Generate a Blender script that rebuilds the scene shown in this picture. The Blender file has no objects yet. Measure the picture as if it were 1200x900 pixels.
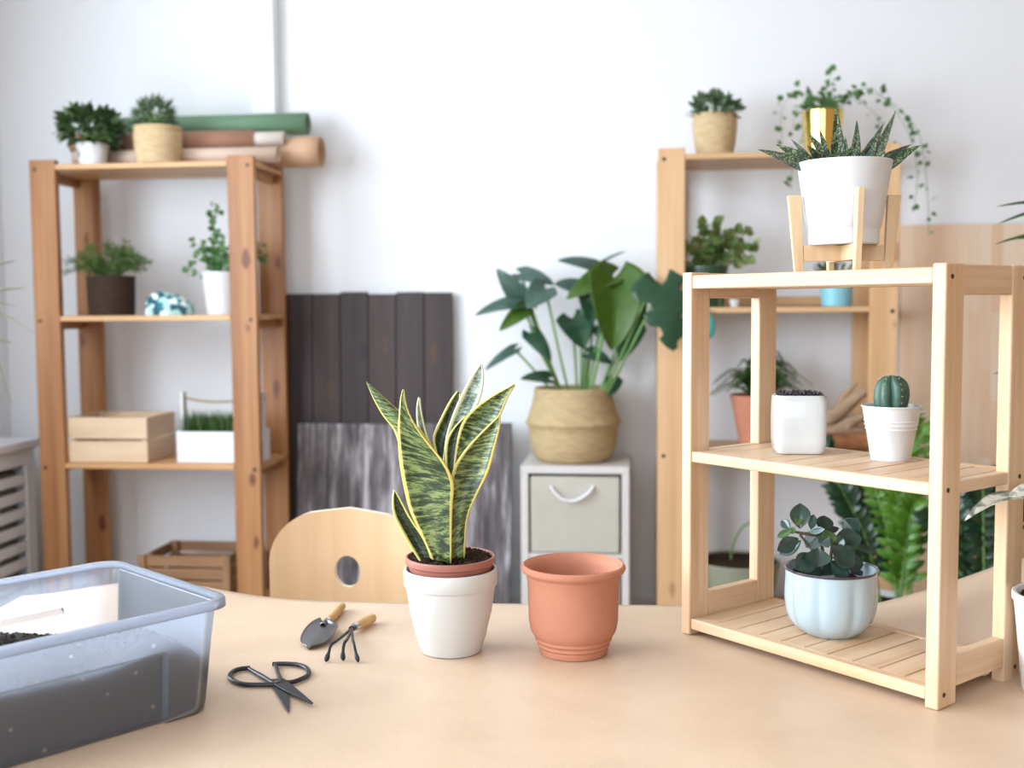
import bpy, math, random
from math import sin, cos, pi, radians, sqrt, atan2, exp
from mathutils import Vector, Matrix, noise
V = Vector
scene = bpy.context.scene
COL = scene.collection

# ------------------------------------------------------------------ camera
YAW, PITCH, ROLL, FPX = 0.1137, 0.0694, -0.0071, 1304.4
TABLE_Z = 0.75
CAM = V((0, 0, TABLE_Z + 0.52))
_f = V((0, cos(PITCH), -sin(PITCH))); _r = V((1, 0, 0)); _u = _r.cross(_f)
_r2 = cos(ROLL) * _r + sin(ROLL) * _u; _u2 = -sin(ROLL) * _r + cos(ROLL) * _u
RZ = Matrix.Rotation(YAW, 3, 'Z')
RIGHT, UP, FWD = RZ @ _r2, RZ @ _u2, RZ @ _f
cd = bpy.data.cameras.new('camera'); cam = bpy.data.objects.new('camera', cd); COL.objects.link(cam)
cam.matrix_world = Matrix(((RIGHT.x, UP.x, -FWD.x, CAM.x), (RIGHT.y, UP.y, -FWD.y, CAM.y), (RIGHT.z, UP.z, -FWD.z, CAM.z), (0, 0, 0, 1)))
cd.sensor_width = 36; cd.lens = FPX / 1200 * 36; cd.clip_start = 0.05
cd.dof.use_dof = True; cd.dof.focus_distance = 1.62; cd.dof.aperture_fstop = 39.1 / 9.8
scene.camera = cam

# ------------------------------------------------------------------ light
scene.view_settings.view_transform = 'Standard'
scene.view_settings.look = 'None'
scene.view_settings.gamma = 1
scene.view_settings.use_curve_mapping = False
scene.view_settings.exposure = 0.14
scene.cycles.max_bounces = 8
scene.cycles.diffuse_bounces = 5
scene.cycles.transparent_max_bounces = 16
wd = bpy.data.worlds.new('world'); scene.world = wd; wd.use_nodes = True
wd.node_tree.nodes['Background'].inputs[0].default_value = (0.75, 0.87, 1.0, 1)
wd.node_tree.nodes['Background'].inputs[1].default_value = 0.6

ROOM_L, ROOM_R, ROOM_B, ROOM_F, ROOM_H = -2.70, 2.9, 4.52, -3.2, 2.9
# daylight entering at each window opening: (wall, centre, size)
def daylight(name, loc, rot, sx, sy, power, color):
    ld = bpy.data.lights.new(name, 'AREA'); ld.shape = 'RECTANGLE'; ld.size = sx; ld.size_y = sy
    ld.energy = power; ld.color = color
    o = bpy.data.objects.new(name, ld); COL.objects.link(o); o.location = loc; o.rotation_euler = rot
    return o
DAY = (0.80, 0.90, 1.0)
WIN_L = [(-1.2, 0.5), (1.2, 2.9)]          # y spans of the two windows in the left wall
WIN_Z = (0.85, 2.6)
for i, (a, b) in enumerate(WIN_L):
    daylight('window_daylight', (ROOM_L - 0.02, (a + b) / 2, sum(WIN_Z) / 2), (0, -pi / 2, 0), WIN_Z[1] - WIN_Z[0], b - a, [165, 112][i], DAY)
WIN_F = (-1.6, 0.8)                        # x span of an added, unseen fill window behind the camera
daylight('window_daylight', (sum(WIN_F) / 2, ROOM_F - 0.02, sum(WIN_Z) / 2), (pi / 2, 0, 0), WIN_F[1] - WIN_F[0], WIN_Z[1] - WIN_Z[0], 70, DAY)

# ------------------------------------------------------------------ pixel / frame helpers (1200 x 900 frame)
def ray(px, py): return FWD + RIGHT * ((px - 600) / FPX) - UP * ((py - 450) / FPX)
def atz(px, py, z):
    r = ray(px, py); return CAM + r * ((z - CAM.z) / r.z)
def aty(px, py, y):
    r = ray(px, py); return CAM + r * ((y - CAM.y) / r.y)
def atd(px, py, d): return CAM + ray(px, py) * d
def depth(p): return (V(p) - CAM).dot(FWD)
def CW(x, y, z=0.0):                       # table frame -> room
    p = RZ @ V((x, y, 0)); return V((p.x, p.y, z))

# ------------------------------------------------------------------ material helpers
MATS = {}
def newmat(name):
    m = bpy.data.materials.new(name); m.use_nodes = True
    nt = m.node_tree; b = nt.nodes['Principled BSDF']
    return m, nt, b
def N(nt, t, **kw):
    n = nt.nodes.new(t)
    for k, v in kw.items():
        if k.startswith('i_'):
            key = k[2:]
            n.inputs[int(key) if key.isdigit() else key.replace('_', ' ')].default_value = v
        else: setattr(n, k, v)
    return n
def ramp(nt, fac, stops, interp='LINEAR'):
    n = nt.nodes.new('ShaderNodeValToRGB'); cr = n.color_ramp; cr.interpolation = interp
    while len(cr.elements) < len(stops): cr.elements.new(0.5)
    for e, (p, c) in zip(cr.elements, stops):
        e.position = p; e.color = (*c, 1) if len(c) == 3 else c
    nt.links.new(fac, n.inputs[0]); return n.outputs[0]
def mixc(nt, fac, a, b, mode='MIX'):
    n = nt.nodes.new('ShaderNodeMix'); n.data_type = 'RGBA'; n.blend_type = mode
    for s, v in ((n.inputs[0], fac), (n.inputs[6], a), (n.inputs[7], b)):
        if hasattr(v, 'is_linked') or hasattr(v, 'links'): nt.links.new(v, s)
        else: s.default_value = v if not isinstance(v, tuple) else (*v, 1)[:4]
    return n.outputs[2]
def coords(nt, scale=(1, 1, 1), kind='Object'):
    tc = nt.nodes.new('ShaderNodeTexCoord'); mp = nt.nodes.new('ShaderNodeMapping')
    mp.inputs['Scale'].default_value = scale
    nt.links.new(tc.outputs[kind], mp.inputs[0]); return mp.outputs[0]
def noise_t(nt, vec, scale=1, detail=4, rough=0.6, dist=0):
    n = nt.nodes.new('ShaderNodeTexNoise'); n.inputs['Scale'].default_value = scale; n.inputs['Detail'].default_value = detail
    n.inputs['Roughness'].default_value = rough; n.inputs['Distortion'].default_value = dist
    nt.links.new(vec, n.inputs['Vector']); return n.outputs[0]
def bump(nt, b, h, strength=0.2, dist=0.002):
    n = nt.nodes.new('ShaderNodeBump'); n.inputs['Strength'].default_value = strength; n.inputs['Distance'].default_value = dist
    nt.links.new(h, n.inputs['Height']); nt.links.new(n.outputs[0], b.inputs['Normal'])

def plain(name, c, rough=0.5, metal=0.0, spec=0.5, var=0.04, bscale=0, bstr=0.15, coat=0):
    if name in MATS: return MATS[name]
    m, nt, b = newmat(name)
    v = noise_t(nt, coords(nt), 9, 4)
    lo = tuple(max(0, x * (1 - var)) for x in c); hi = tuple(min(1, x * (1 + var)) for x in c)
    nt.links.new(ramp(nt, v, [(0.3, lo), (0.7, hi)]), b.inputs['Base Color'])
    b.inputs['Roughness'].default_value = rough; b.inputs['Metallic'].default_value = metal
    b.inputs['Specular IOR Level'].default_value = spec; b.inputs['Coat Weight'].default_value = coat
    if bscale: bump(nt, b, noise_t(nt, coords(nt), bscale, 3), bstr)
    MATS[name] = m; return m

def wood(name, light, dark, axis='z', cross=60, along=3, rough=0.5, knots=0.0, knotc=(0.12, 0.04, 0.015), rnd=0.10):
    if name in MATS: return MATS[name]
    m, nt, b = newmat(name)
    sc = [cross] * 3; sc['xyz'.index(axis)] = along
    g = noise_t(nt, coords(nt, sc), 1, 5, 0.55, 0.6)
    sc2 = [cross * 0.22] * 3; sc2['xyz'.index(axis)] = along * 0.4
    g2 = noise_t(nt, coords(nt, sc2), 1, 2, 0.5, 0.3)
    c = ramp(nt, g, [(0.32, dark), (0.62, light)])
    c = mixc(nt, 0.55, c, ramp(nt, g2, [(0.35, dark), (0.6, light)]))
    geo = N(nt, 'ShaderNodeNewGeometry')
    rr = ramp(nt, geo.outputs['Random Per Island'], [(0, (1 - rnd,) * 3), (1, (1.0, 1.0, 1.0))])
    c = mixc(nt, 1.0, c, rr, 'MULTIPLY')
    if knots:
        sk = [11.0] * 3; sk['xyz'.index(axis)] = 4.2
        vo = N(nt, 'ShaderNodeTexVoronoi'); vo.inputs['Scale'].default_value = 1.0
        nt.links.new(coords(nt, sk), vo.inputs['Vector'])
        nz = noise_t(nt, coords(nt, (14, 14, 14)), 1, 2)
        mm = N(nt, 'ShaderNodeMath', operation='MULTIPLY_ADD'); nt.links.new(nz, mm.inputs[0]); mm.inputs[1].default_value = 0.22
        nt.links.new(vo.outputs['Distance'], mm.inputs[2])
        k = ramp(nt, mm.outputs[0], [(0.24, (1, 1, 1)), (0.31, (0.0, 0.0, 0.0))])
        kn = N(nt, 'ShaderNodeMath', operation='MULTIPLY'); nt.links.new(k, kn.inputs[0]); kn.inputs[1].default_value = knots
        c = mixc(nt, kn.outputs[0], c, knotc)
    nt.links.new(c, b.inputs['Base Color'])
    b.inputs['Roughness'].default_value = rough; b.inputs['Specular IOR Level'].default_value = 0.35
    bump(nt, b, g, 0.12, 0.001)
    MATS[name] = m; return m

def leafm(name, c1, c2, rough=0.4, trans=0.25, scale=40, c3=None, k=0.6):
    c1 = tuple(x * k for x in c1); c2 = tuple(x * k for x in c2); c3 = tuple(x * k for x in c3) if c3 else None; trans *= 0.7
    if name in MATS: return MATS[name]
    m, nt, b = newmat(name)
    geo = N(nt, 'ShaderNodeNewGeometry')
    v = noise_t(nt, coords(nt), scale, 3)
    stops = [(0, c1), (1, c2)] if c3 is None else [(0, c1), (0.7, c2), (1, c3)]
    c = ramp(nt, geo.outputs['Random Per Island'], stops)
    c = mixc(nt, 0.5, c, ramp(nt, v, [(0.35, c1), (0.65, c2)]))
    nt.links.new(c, b.inputs['Base Color']); b.inputs['Roughness'].default_value = rough
    tr = N(nt, 'ShaderNodeBsdfTranslucent'); nt.links.new(c, tr.inputs[0])
    mx = N(nt, 'ShaderNodeMixShader'); mx.inputs[0].default_value = trans
    nt.links.new(b.outputs[0], mx.inputs[1]); nt.links.new(tr.outputs[0], mx.inputs[2])
    nt.links.new(mx.outputs[0], nt.nodes['Material Output'].inputs[0])
    MATS[name] = m; return m

def weave(name, c1, c2, su=60, sv=70, rough=0.75, bstr=0.6):
    """woven fibre: rows round the pot crossed by strands, in cylindrical object coordinates"""
    if name in MATS: return MATS[name]
    m, nt, b = newmat(name)
    tc = nt.nodes.new('ShaderNodeTexCoord'); sp = N(nt, 'ShaderNodeSeparateXYZ'); nt.links.new(tc.outputs['Object'], sp.inputs[0])
    at = N(nt, 'ShaderNodeMath', operation='ARCTAN2'); nt.links.new(sp.outputs[1], at.inputs[0]); nt.links.new(sp.outputs[0], at.inputs[1])
    def mth(op, a, bb=None, c=None):
        n = N(nt, 'ShaderNodeMath', operation=op)
        for i, x in enumerate((a, bb, c)):
            if x is None: continue
            if isinstance(x, (int, float)): n.inputs[i].default_value = x
            else: nt.links.new(x, n.inputs[i])
        return n.outputs[0]
    zz = mth('MULTIPLY', sp.outputs[2], sv * 2 * pi)
    rows = mth('SINE', zz)
    par = mth('MULTIPLY', mth('FLOOR', mth('MULTIPLY', sp.outputs[2], sv * 2)), pi)
    strands = mth('SINE', mth('ADD', mth('MULTIPLY', at.outputs[0], su), par))
    h = mth('ADD', mth('MULTIPLY', rows, 0.6), mth('MULTIPLY', strands, 0.5))
    nz = noise_t(nt, coords(nt, (25, 25, 60)), 1, 3)
    hh = mth('ADD', mth('MULTIPLY_ADD', h, 0.2, 0.4), mth('MULTIPLY_ADD', nz, 0.6, -0.25))
    nt.links.new(ramp(nt, hh, [(0.1, c2), (0.65, c1)]), b.inputs['Base Color'])
    b.inputs['Roughness'].default_value = rough; b.inputs['Specular IOR Level'].default_value = 0.25
    bump(nt, b, h, bstr, 0.002)
    MATS[name] = m; return m

# ------------------------------------------------------------------ mesh builder
class MB:
    def __init__(s): s.v = []; s.f = []; s.uv = []
    def add(s, vs, fs, uvs=None):
        o = len(s.v); s.v += [V(p) for p in vs]; s.f += [tuple(i + o for i in f) for f in fs]
        s.uv += (uvs if uvs else [(0, 0)] * len(vs)); return s
    def box(s, x0, x1, y0, y1, z0, z1, M=None):
        vs = [V((x, y, z)) for x in (x0, x1) for y in (y0, y1) for z in (z0, z1)]
        if M: vs = [M @ p for p in vs]
        return s.add(vs, [(0, 1, 3, 2), (4, 6, 7, 5), (0, 4, 5, 1), (2, 3, 7, 6), (0, 2, 6, 4), (1, 5, 7, 3)])
    def grid(s, rows, close_u=False, uvs=None):
        n, m = len(rows), len(rows[0]); vs = [p for r in rows for p in r]; fs = []
        for i in range(n - 1):
            for j in range(m if close_u else m - 1):
                k = (j + 1) % m
                fs.append((i * m + j, i * m + k, (i + 1) * m + k, (i + 1) * m + j))
        return s.add(vs, fs, uvs)
    def lathe(s, prof, c=(0, 0, 0), n=48, mod=None, cap0=True, cap1=False):
        c = V(c); rows = []
        for r, z in prof:
            rows.append([c + V((cos(2 * pi * j / n) * r * (mod(2 * pi * j / n, z) if mod else 1), sin(2 * pi * j / n) * r * (mod(2 * pi * j / n, z) if mod else 1), z)) for j in range(n)])
        o = len(s.v); s.grid(rows, True)
        if cap0: s.f.append(tuple(o + j for j in reversed(range(n))))
        if cap1: s.f.append(tuple(o + (len(prof) - 1) * n + j for j in range(n)))
        return s
    def tube(s, pts, rad, n=8, cap=True, flat=1.0, nrm=None):
        pts = [V(p) for p in pts]; m = len(pts)
        if not isinstance(rad, (list, tuple)): rad = [rad] * m
        rows = []; prev = V(nrm) if nrm else None
        for i, p in enumerate(pts):
            t = (pts[min(i + 1, m - 1)] - pts[max(i - 1, 0)]).normalized()
            if prev is None: prev = t.orthogonal()
            a = (prev - t * prev.dot(t)); a = a.normalized() if a.length > 1e-6 else t.orthogonal().normalized()
            b = t.cross(a); prev = a
            rows.append([p + (a * cos(2 * pi * j / n) * flat + b * sin(2 * pi * j / n)) * rad[i] for j in range(n)])
        o = len(s.v); s.grid(rows, True)
        if cap:
            s.f.append(tuple(o + j for j in reversed(range(n)))); s.f.append(tuple(o + (m - 1) * n + j for j in range(n)))
        return s
    def prism(s, poly, z0, z1, M=None):
        n = len(poly); vs = [V((p[0], p[1], z0)) for p in poly] + [V((p[0], p[1], z1)) for p in poly]
        if M: vs = [M @ p for p in vs]
        return s.add(vs, [tuple(reversed(range(n))), tuple(range(n, 2 * n))] + [(i, (i + 1) % n, n + (i + 1) % n, n + i) for i in range(n)])
    def move(s, d): s.v = [p + V(d) for p in s.v]; return s
    def build(s, name, mat, parent=None, smooth=40, bevel=0, seg=2, solid=0, sub=0, soff=0):
        me = bpy.data.meshes.new(name); me.from_pydata([tuple(p) for p in s.v], [], s.f)
        uvl = me.uv_layers.new(name='UVMap')
        for lp in me.loops: uvl.data[lp.index].uv = s.uv[lp.vertex_index]
        me.materials.append(mat); me.validate(); me.update()
        if smooth:
            me.shade_smooth()
            if smooth < 180: me.set_sharp_from_angle(angle=radians(smooth))
        o = bpy.data.objects.new(name, me); COL.objects.link(o)
        if parent: o.parent = parent
        if solid: md = o.modifiers.new('solid', 'SOLIDIFY'); md.thickness = solid; md.offset = soff
        if bevel: md = o.modifiers.new('bevel', 'BEVEL'); md.width = bevel; md.segments = seg; md.limit_method = 'ANGLE'; md.angle_limit = radians(40); md.harden_normals = False
        if sub: md = o.modifiers.new('sub', 'SUBSURF'); md.levels = sub; md.render_levels = sub
        return o

def tag(o, label, cat, group=None, kind=None):
    if label: o['label'] = label
    if cat: o['category'] = cat
    if group: o['group'] = group
    if kind: o['kind'] = kind
    return o
def thing(name, label, cat, loc=(0, 0, 0), rz=0, group=None):
    o = bpy.data.objects.new(name, None); COL.objects.link(o); o.location = loc; o.rotation_euler = (0, 0, rz)
    o.empty_display_size = 0.05
    return tag(o, label, cat, group)
def struct(name, mb, mat, **k):
    o = mb.build(name, mat, **k); o['kind'] = 'structure'; return o
def interp(pts, n):
    """Catmull-Rom through tuples of equal length"""
    out = []; m = len(pts)
    for i in range(n + 1):
        t = i / n * (m - 1); k = min(int(t), m - 2); u = t - k
        p0, p1, p2, p3 = pts[max(k - 1, 0)], pts[k], pts[k + 1], pts[min(k + 2, m - 1)]
        out.append(tuple(0.5 * (2 * b + (c - a) * u + (2 * a - 5 * b + 4 * c - d) * u * u + (3 * b - a - 3 * c + d) * u ** 3) for a, b, c, d in zip(p0, p1, p2, p3)))
    return out

PROFILE = {
    'ovate': lambda t: sin(pi * t ** 0.75) ** 0.8 if 0 < t < 1 else 0.0,
    'lance': lambda t: min(1, (t * 6) ** 0.6) * (1 - t ** 1.6),
    'spear': lambda t: (0.75 + 0.25 * sin(pi * min(1, t * 1.6))) * (1 - t ** 2.8),
    'obov': lambda t: sin(pi * min(1, t ** 1.35)) ** 0.6 if 0 < t < 1 else 0.0,
    'jade': lambda t: sin(pi * t ** 1.15) ** 0.78 if 0 < t < 1 else 0.0,
    'heart': lambda t: (min(1, (t * 5 + 0.12)) ** 0.5) * (1 - t ** 2.1) ** 0.8,
    'grass': lambda t: min(1, 0.4 + t * 3) * (1 - t ** 3),
}
def leaf(mb, B, T, wid, nrm, prof='ovate', fold=0.2, bend=0.1, droop=0.0, back=0.0, th=0.0, nu=4, nv=6, cuts=0, seed=0):
    B, T = V(B), V(T); ax = T - B; L = ax.length; A = ax.normalized()
    Nn = V(nrm); Nn = (Nn - A * Nn.dot(A)); Nn = Nn.normalized() if Nn.length > 1e-5 else A.orthogonal().normalized()
    S = Nn.cross(A); pf = PROFILE[prof]; top = []; bot = []; uv = []
    rnd = random.Random(seed)
    ph = rnd.random()
    for i in range(nv + 1):
        t = i / nv; w = pf(t) * wid / 2
        r = []; r2 = []
        for j in range(nu + 1):
            u = j / nu * 2 - 1; ww = w
            if cuts and abs(u) > 0.55 and 0.15 < t < 0.92:
                k = (t * cuts + ph + (0.5 if u > 0 else 0)) % 1.0
                if k < 0.34: ww = w * (0.52 / abs(u))
            p = B + A * (L * (t - back * abs(u) ** 1.5 * (1 - t) ** 1.5)) + S * (u * ww)
            p += Nn * (bend * L * 4 * t * (1 - t) - droop * L * t * t + fold * abs(u) ** 1.3 * ww)
            q = Nn * (th * (0.25 + 0.75 * min(1, w / (wid / 2 + 1e-9))) * sqrt(max(0, 1 - u * u)))
            r.append(p + q * 0.35); r2.append(p - q); uv.append(((u + 1) / 2, t))
        top.append(r); bot.append(r2)
    mb.grid(top, uvs=uv)
    if th: mb.grid([list(reversed(r)) for r in bot], uvs=[(1 - a, b) for a, b in uv])
    return mb
def rv(rnd, up=0.0):
    a = rnd.uniform(0, 2 * pi); z = rnd.uniform(-1, 1); r = sqrt(1 - z * z); return V((cos(a) * r, sin(a) * r, z + up)).normalized()

def soil_disc(name, r, z, parent, mat, seed=0, amp=0.006, grains=120, gs=0.0035):
    mb = MB(); rnd = random.Random(seed); rows = []
    nr, na = 10, 36
    for i in range(nr + 1):
        rr = r * i / nr
        rows.append([V((cos(2 * pi * j / na) * rr, sin(2 * pi * j / na) * rr, z + amp * (noise.noise(V((cos(2 * pi * j / na) * rr * 90, sin(2 * pi * j / na) * rr * 90, seed))) + 0.6 * (1 - (i / nr) ** 2)))) for j in range(na)])
    mb.grid(rows, True)
    for k in range(grains):
        a = rnd.uniform(0, 2 * pi); rr = r * sqrt(rnd.random()) * 0.97; s = gs * rnd.uniform(0.5, 1.4)
        c = V((cos(a) * rr, sin(a) * rr, z + amp * 0.6 * (1 - (rr / r) ** 2) + s * 0.4))
        d = [rv(rnd) * s for _ in range(3)]
        mb.add([c + d[0], c + d[1], c + d[2], c - d[0], c - d[1] * 0.8, c - d[2]], [(0, 1, 2), (0, 2, 4), (3, 5, 1), (0, 5, 1), (3, 4, 2), (3, 1, 2), (0, 4, 5), (3, 5, 4)])
    return mb.build(name, mat, parent, smooth=30)

# ------------------------------------------------------------------ shared materials
M_wall = plain('white_paint', (0.80, 0.81, 0.83), 0.85, var=0.004, spec=0.2)
M_warm = plain('warm_bounce_paint', (0.38, 0.26, 0.17), 0.85, var=0.01, spec=0.2)  # colour invented for the unseen walls, to warm and darken the bounce light
M_ceil = plain('ceiling_paint', (0.85, 0.85, 0.85), 0.9, spec=0.2)
M_floor = wood('floor_boards', (0.36, 0.25, 0.17), (0.25, 0.17, 0.11), 'x', 30, 1.5, 0.5)
M_white = plain('white_gloss', (0.70, 0.70, 0.71), 0.3, coat=0.2)
M_whitem = plain('white_matt', (0.70, 0.70, 0.71), 0.55)
PINE_L, PINE_D = (0.52, 0.25, 0.10), (0.30, 0.11, 0.035)
M_pz = wood('pine_upright', PINE_L, PINE_D, 'z', 45, 2, 0.45, knots=0.9, knotc=(0.14, 0.04, 0.02), rnd=0.3)
M_px = wood('pine_board', (0.64, 0.38, 0.18), (0.48, 0.24, 0.10), 'x', 45, 2, 0.45)
M_py = wood('pine_rail', (0.48, 0.25, 0.10), (0.36, 0.16, 0.06), 'y', 45, 2, 0.45)
M_rz = wood('light_pine_upright', (0.76, 0.50, 0.28), (0.62, 0.35, 0.16), 'z', 45, 2, 0.45, knots=0.6, knotc=(0.35, 0.14, 0.06))
M_rx = wood('light_pine_board', (0.66, 0.42, 0.22), (0.52, 0.30, 0.14), 'x', 45, 2, 0.45)
M_ry = wood('light_pine_rail', (0.60, 0.36, 0.17), (0.46, 0.25, 0.10), 'y', 45, 2, 0.45)
SH_L, SH_D = (0.74, 0.54, 0.36), (0.60, 0.37, 0.19)
M_sz = wood('pale_pine_upright', SH_L, SH_D, 'z', 130, 5, 0.42, rnd=0.04)
M_sx = wood('pale_pine_rail', SH_L, SH_D, 'x', 130, 5, 0.42, rnd=0.04)
M_sy = wood('pale_pine_slat', (0.74, 0.54, 0.36), (0.60, 0.38, 0.21), 'y', 130, 5, 0.42, rnd=0.08)
M_screw = plain('dark_screw', (0.05, 0.035, 0.025), 0.4, 0.6)
M_soil = plain('potting_soil', (0.042, 0.024, 0.015), 0.95, var=0.5, bscale=300, bstr=0.8, spec=0.15)
M_stem = plain('green_stem', (0.13, 0.26, 0.06), 0.5, var=0.2)
M_brownstem = plain('brown_stem', (0.08, 0.07, 0.035), 0.7, var=0.2)
M_terra = plain('terracotta', (0.49, 0.205, 0.125), 0.8, var=0.08, bscale=60, bstr=0.1, spec=0.25)

# ------------------------------------------------------------------ room
mb = MB().box(ROOM_L - .1, ROOM_R + .1, ROOM_F - .1, ROOM_B + .1, -0.1, 0); struct('floor', mb, M_floor)
mb = MB().box(ROOM_L - .1, ROOM_R + .1, ROOM_F - .1, ROOM_B + .1, ROOM_H, ROOM_H + .1); struct('ceiling', mb, M_ceil)
mb = MB().box(ROOM_L - .1, ROOM_R + .1, ROOM_B, ROOM_B + .1, 0, ROOM_H); struct('wall_back', mb, M_wall)
mb = MB().box(ROOM_R, ROOM_R + .1, ROOM_F - .1, ROOM_B, 0, ROOM_H); struct('wall_right', mb, M_warm)
def holed_wall(name, a0, a1, holes, fixed, axis):
    mb = MB()
    def bx(u0, u1, z0, z1):
        if axis == 'y': mb.box(fixed - .1, fixed, u0, u1, z0, z1)
        else: mb.box(u0, u1, fixed - .1, fixed, z0, z1)
    bx(a0, a1, 0, WIN_Z[0]); bx(a0, a1, WIN_Z[1], ROOM_H); u = a0
    for h0, h1 in holes: bx(u, h0, *WIN_Z); u = h1
    bx(u, a1, *WIN_Z)
    return struct(name, mb, M_wall if axis == 'y' else M_warm)
holed_wall('wall_left', ROOM_F, ROOM_B, WIN_L, ROOM_L, 'y')
holed_wall('wall_front', ROOM_L - .1, ROOM_R, [WIN_F], ROOM_F, 'x')
def win_frame(name, h0, h1, fixed, axis):
    mb = MB(); t = 0.05; z0, z1 = WIN_Z
    def bx(u0, u1, a, b):
        if axis == 'y': mb.box(fixed - .09, fixed - .035, u0, u1, a, b)
        else: mb.box(u0, u1, fixed - .09, fixed - .035, a, b)
    bx(h0, h1, z0, z0 + t); bx(h0, h1, z1 - t, z1); bx(h0, h0 + t, z0 + t, z1 - t); bx(h1 - t, h1, z0 + t, z1 - t)
    m = (h0 + h1) / 2; bx(m - t / 2, m + t / 2, z0 + t, z1 - t)
    return struct(name, mb, M_white, bevel=.004)
win_frame('window_1', *WIN_L[0], ROOM_L, 'y'); win_frame('window_2', *WIN_L[1], ROOM_L, 'y'); win_frame('fill_window', *WIN_F, ROOM_F, 'x')  # the last one frames the added fill window behind the camera
mb = MB().box(ROOM_L, ROOM_R, ROOM_B - .015, ROOM_B, 0, .08); struct('baseboard_back', mb, M_whitem, bevel=.004)
mb = MB().box(ROOM_L, ROOM_L + .015, ROOM_F, ROOM_B - .015, 0, .08); struct('baseboard_left', mb, M_whitem, bevel=.004)
xa, xb = aty(293, 60, ROOM_B - .07).x, aty(320.5, 60, ROOM_B - .07).x
mb = MB().box(xa, xb, ROOM_B - .07, ROOM_B, .08, ROOM_H); struct('trim_1', mb, M_wall, bevel=.004)

# ------------------------------------------------------------------ table and kraft paper (table frame: X right, Y away)
M_paper, nt, b = newmat('kraft_paper')
v = noise_t(nt, coords(nt), 7, 6, 0.65, 0.3); v2 = noise_t(nt, coords(nt, (260, 260, 260)), 1, 2)
c = ramp(nt, v, [(0.3, (0.55, 0.395, 0.27)), (0.7, (0.64, 0.475, 0.335))])
c = mixc(nt, 0.12, c, ramp(nt, v2, [(0.3, (0.45, 0.28, 0.16)), (0.7, (0.75, 0.56, 0.40))]))
nt.links.new(c, b.inputs['Base Color']); b.inputs['Roughness'].default_value = 0.42; b.inputs['Specular IOR Level'].default_value = 0.55
bump(nt, b, noise_t(nt, coords(nt), 14, 5, 0.6, 0.4), 0.25, 0.004)
M_tab = wood('table_birch', (0.80, 0.70, 0.55), (0.70, 0.58, 0.42), 'x', 60, 3)
TS = -0.068                                   # the table's far edge runs a little towards the camera on the right
t = thing('work_table', 'birch worktable covered with brown kraft paper, in the foreground', 'table', CW(0, 0, 0), YAW + TS)
def TF(x, y):                                 # table-frame point -> table-local
    return (x * cos(TS) + y * sin(TS), -x * sin(TS) + y * cos(TS))
FE = TF(-.229, 1.936)[1]                      # far edge in local y
X0, X1, Y0 = -1.02, 1.15, FE - 1.05
MB().box(X0, X1, Y0, FE - .004, TABLE_Z - .028, TABLE_Z - .0015).build('tabletop', M_tab, t, bevel=.003)
MB().box(X0 + .08, X1 - .08, Y0 + .08, Y0 + .1, TABLE_Z - .1, TABLE_Z - .028).box(X0 + .08, X1 - .08, FE - .1, FE - .08, TABLE_Z - .1, TABLE_Z - .028).build('apron', M_tab, t, bevel=.002)
for lx in (X0 + .05, X1 - .1):
    for ly in (Y0 + .05, FE - .1): MB().box(lx, lx + .05, ly, ly + .05, 0, TABLE_Z - .028).build('leg', M_tab, t, bevel=.004)
def paper_h(x, y):
    e = max(0, (y - (FE - .45)) / .45)
    h = 0.088 * max(0, min(1, (x - .455) / .27)) ** 1.25 * e ** 1.2
    h += 0.034 * exp(-((x + .78) / .17) ** 2) * e ** 1.6
    return h
rows = []; nx, ny = 150, 70
for j in range(ny + 1):
    y = Y0 - .0 + (FE - Y0) * j / ny
    rows.append([V((x, y, TABLE_Z + paper_h(x, y) + 0.0003 * noise.noise(V((x * 7, y * 7, 0))))) for x in [X0 + (X1 - X0) * i / nx for i in range(nx + 1)]])
pp = MB().grid(rows); pap = pp.build('kraft_paper_sheet', M_paper, None, smooth=180, solid=.0008, soff=0)
pap.location = t.location; pap.rotation_euler = t.rotation_euler
tag(pap, 'sheet of brown kraft paper covering the worktable, its far corners curling up', 'paper')
TZ = TABLE_Z + .0009

# ------------------------------------------------------------------ front two-tier pine shelf on the table
SX = CW(.266, 1.7381, TZ); SYAW = YAW - .9059
W, D, H, a, bb = .4446, .2069, .5698, .0189, .0433
sh = thing('tabletop_shelf', 'pale unfinished pine three-tier shelf standing on the kraft-papered worktable', 'shelf', SX, SYAW)
def shw(x, y, z):
    c, s = cos(SYAW), sin(SYAW); return V((SX.x + c * x - s * y, SX.y + s * x + c * y, TZ + z))
for X in (0, W - a):
    for Y in (0, D - bb): MB().box(X, X + a, Y, Y + bb, 0, H).build('post', M_sz, sh, bevel=.0022)
g = .0003
tiers = [(.0095, .0267), (.2751, .2916), (.5446, .5652)]
for z0, z1 in tiers:
    MB().box(a + g, W - a - g, .0015, .019, z0, z1).build('front_rail', M_sx, sh, bevel=.002)
    MB().box(a + g, W - a - g, D - .019, D - .0015, z0, z1).build('back_rail', M_sx, sh, bevel=.002)
    n = 10; x0 = a + .0008; wds = (W - 2 * a - .0016) / n
    for k in range(n):
        ya, yb = (.0195, D - .0195)
        MB().box(x0 + k * wds + .0014, x0 + (k + 1) * wds - .0014, ya, yb, z1 - .010, z1 - .0006).build('slat', M_sy, sh, bevel=.0012)
    MB().box(a + g, W - a - g, .045, .06, z0, z1 - .0105).box(a + g, W - a - g, D - .06, D - .045, z0, z1 - .0105).build('slat_support', M_sx, sh)
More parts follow.
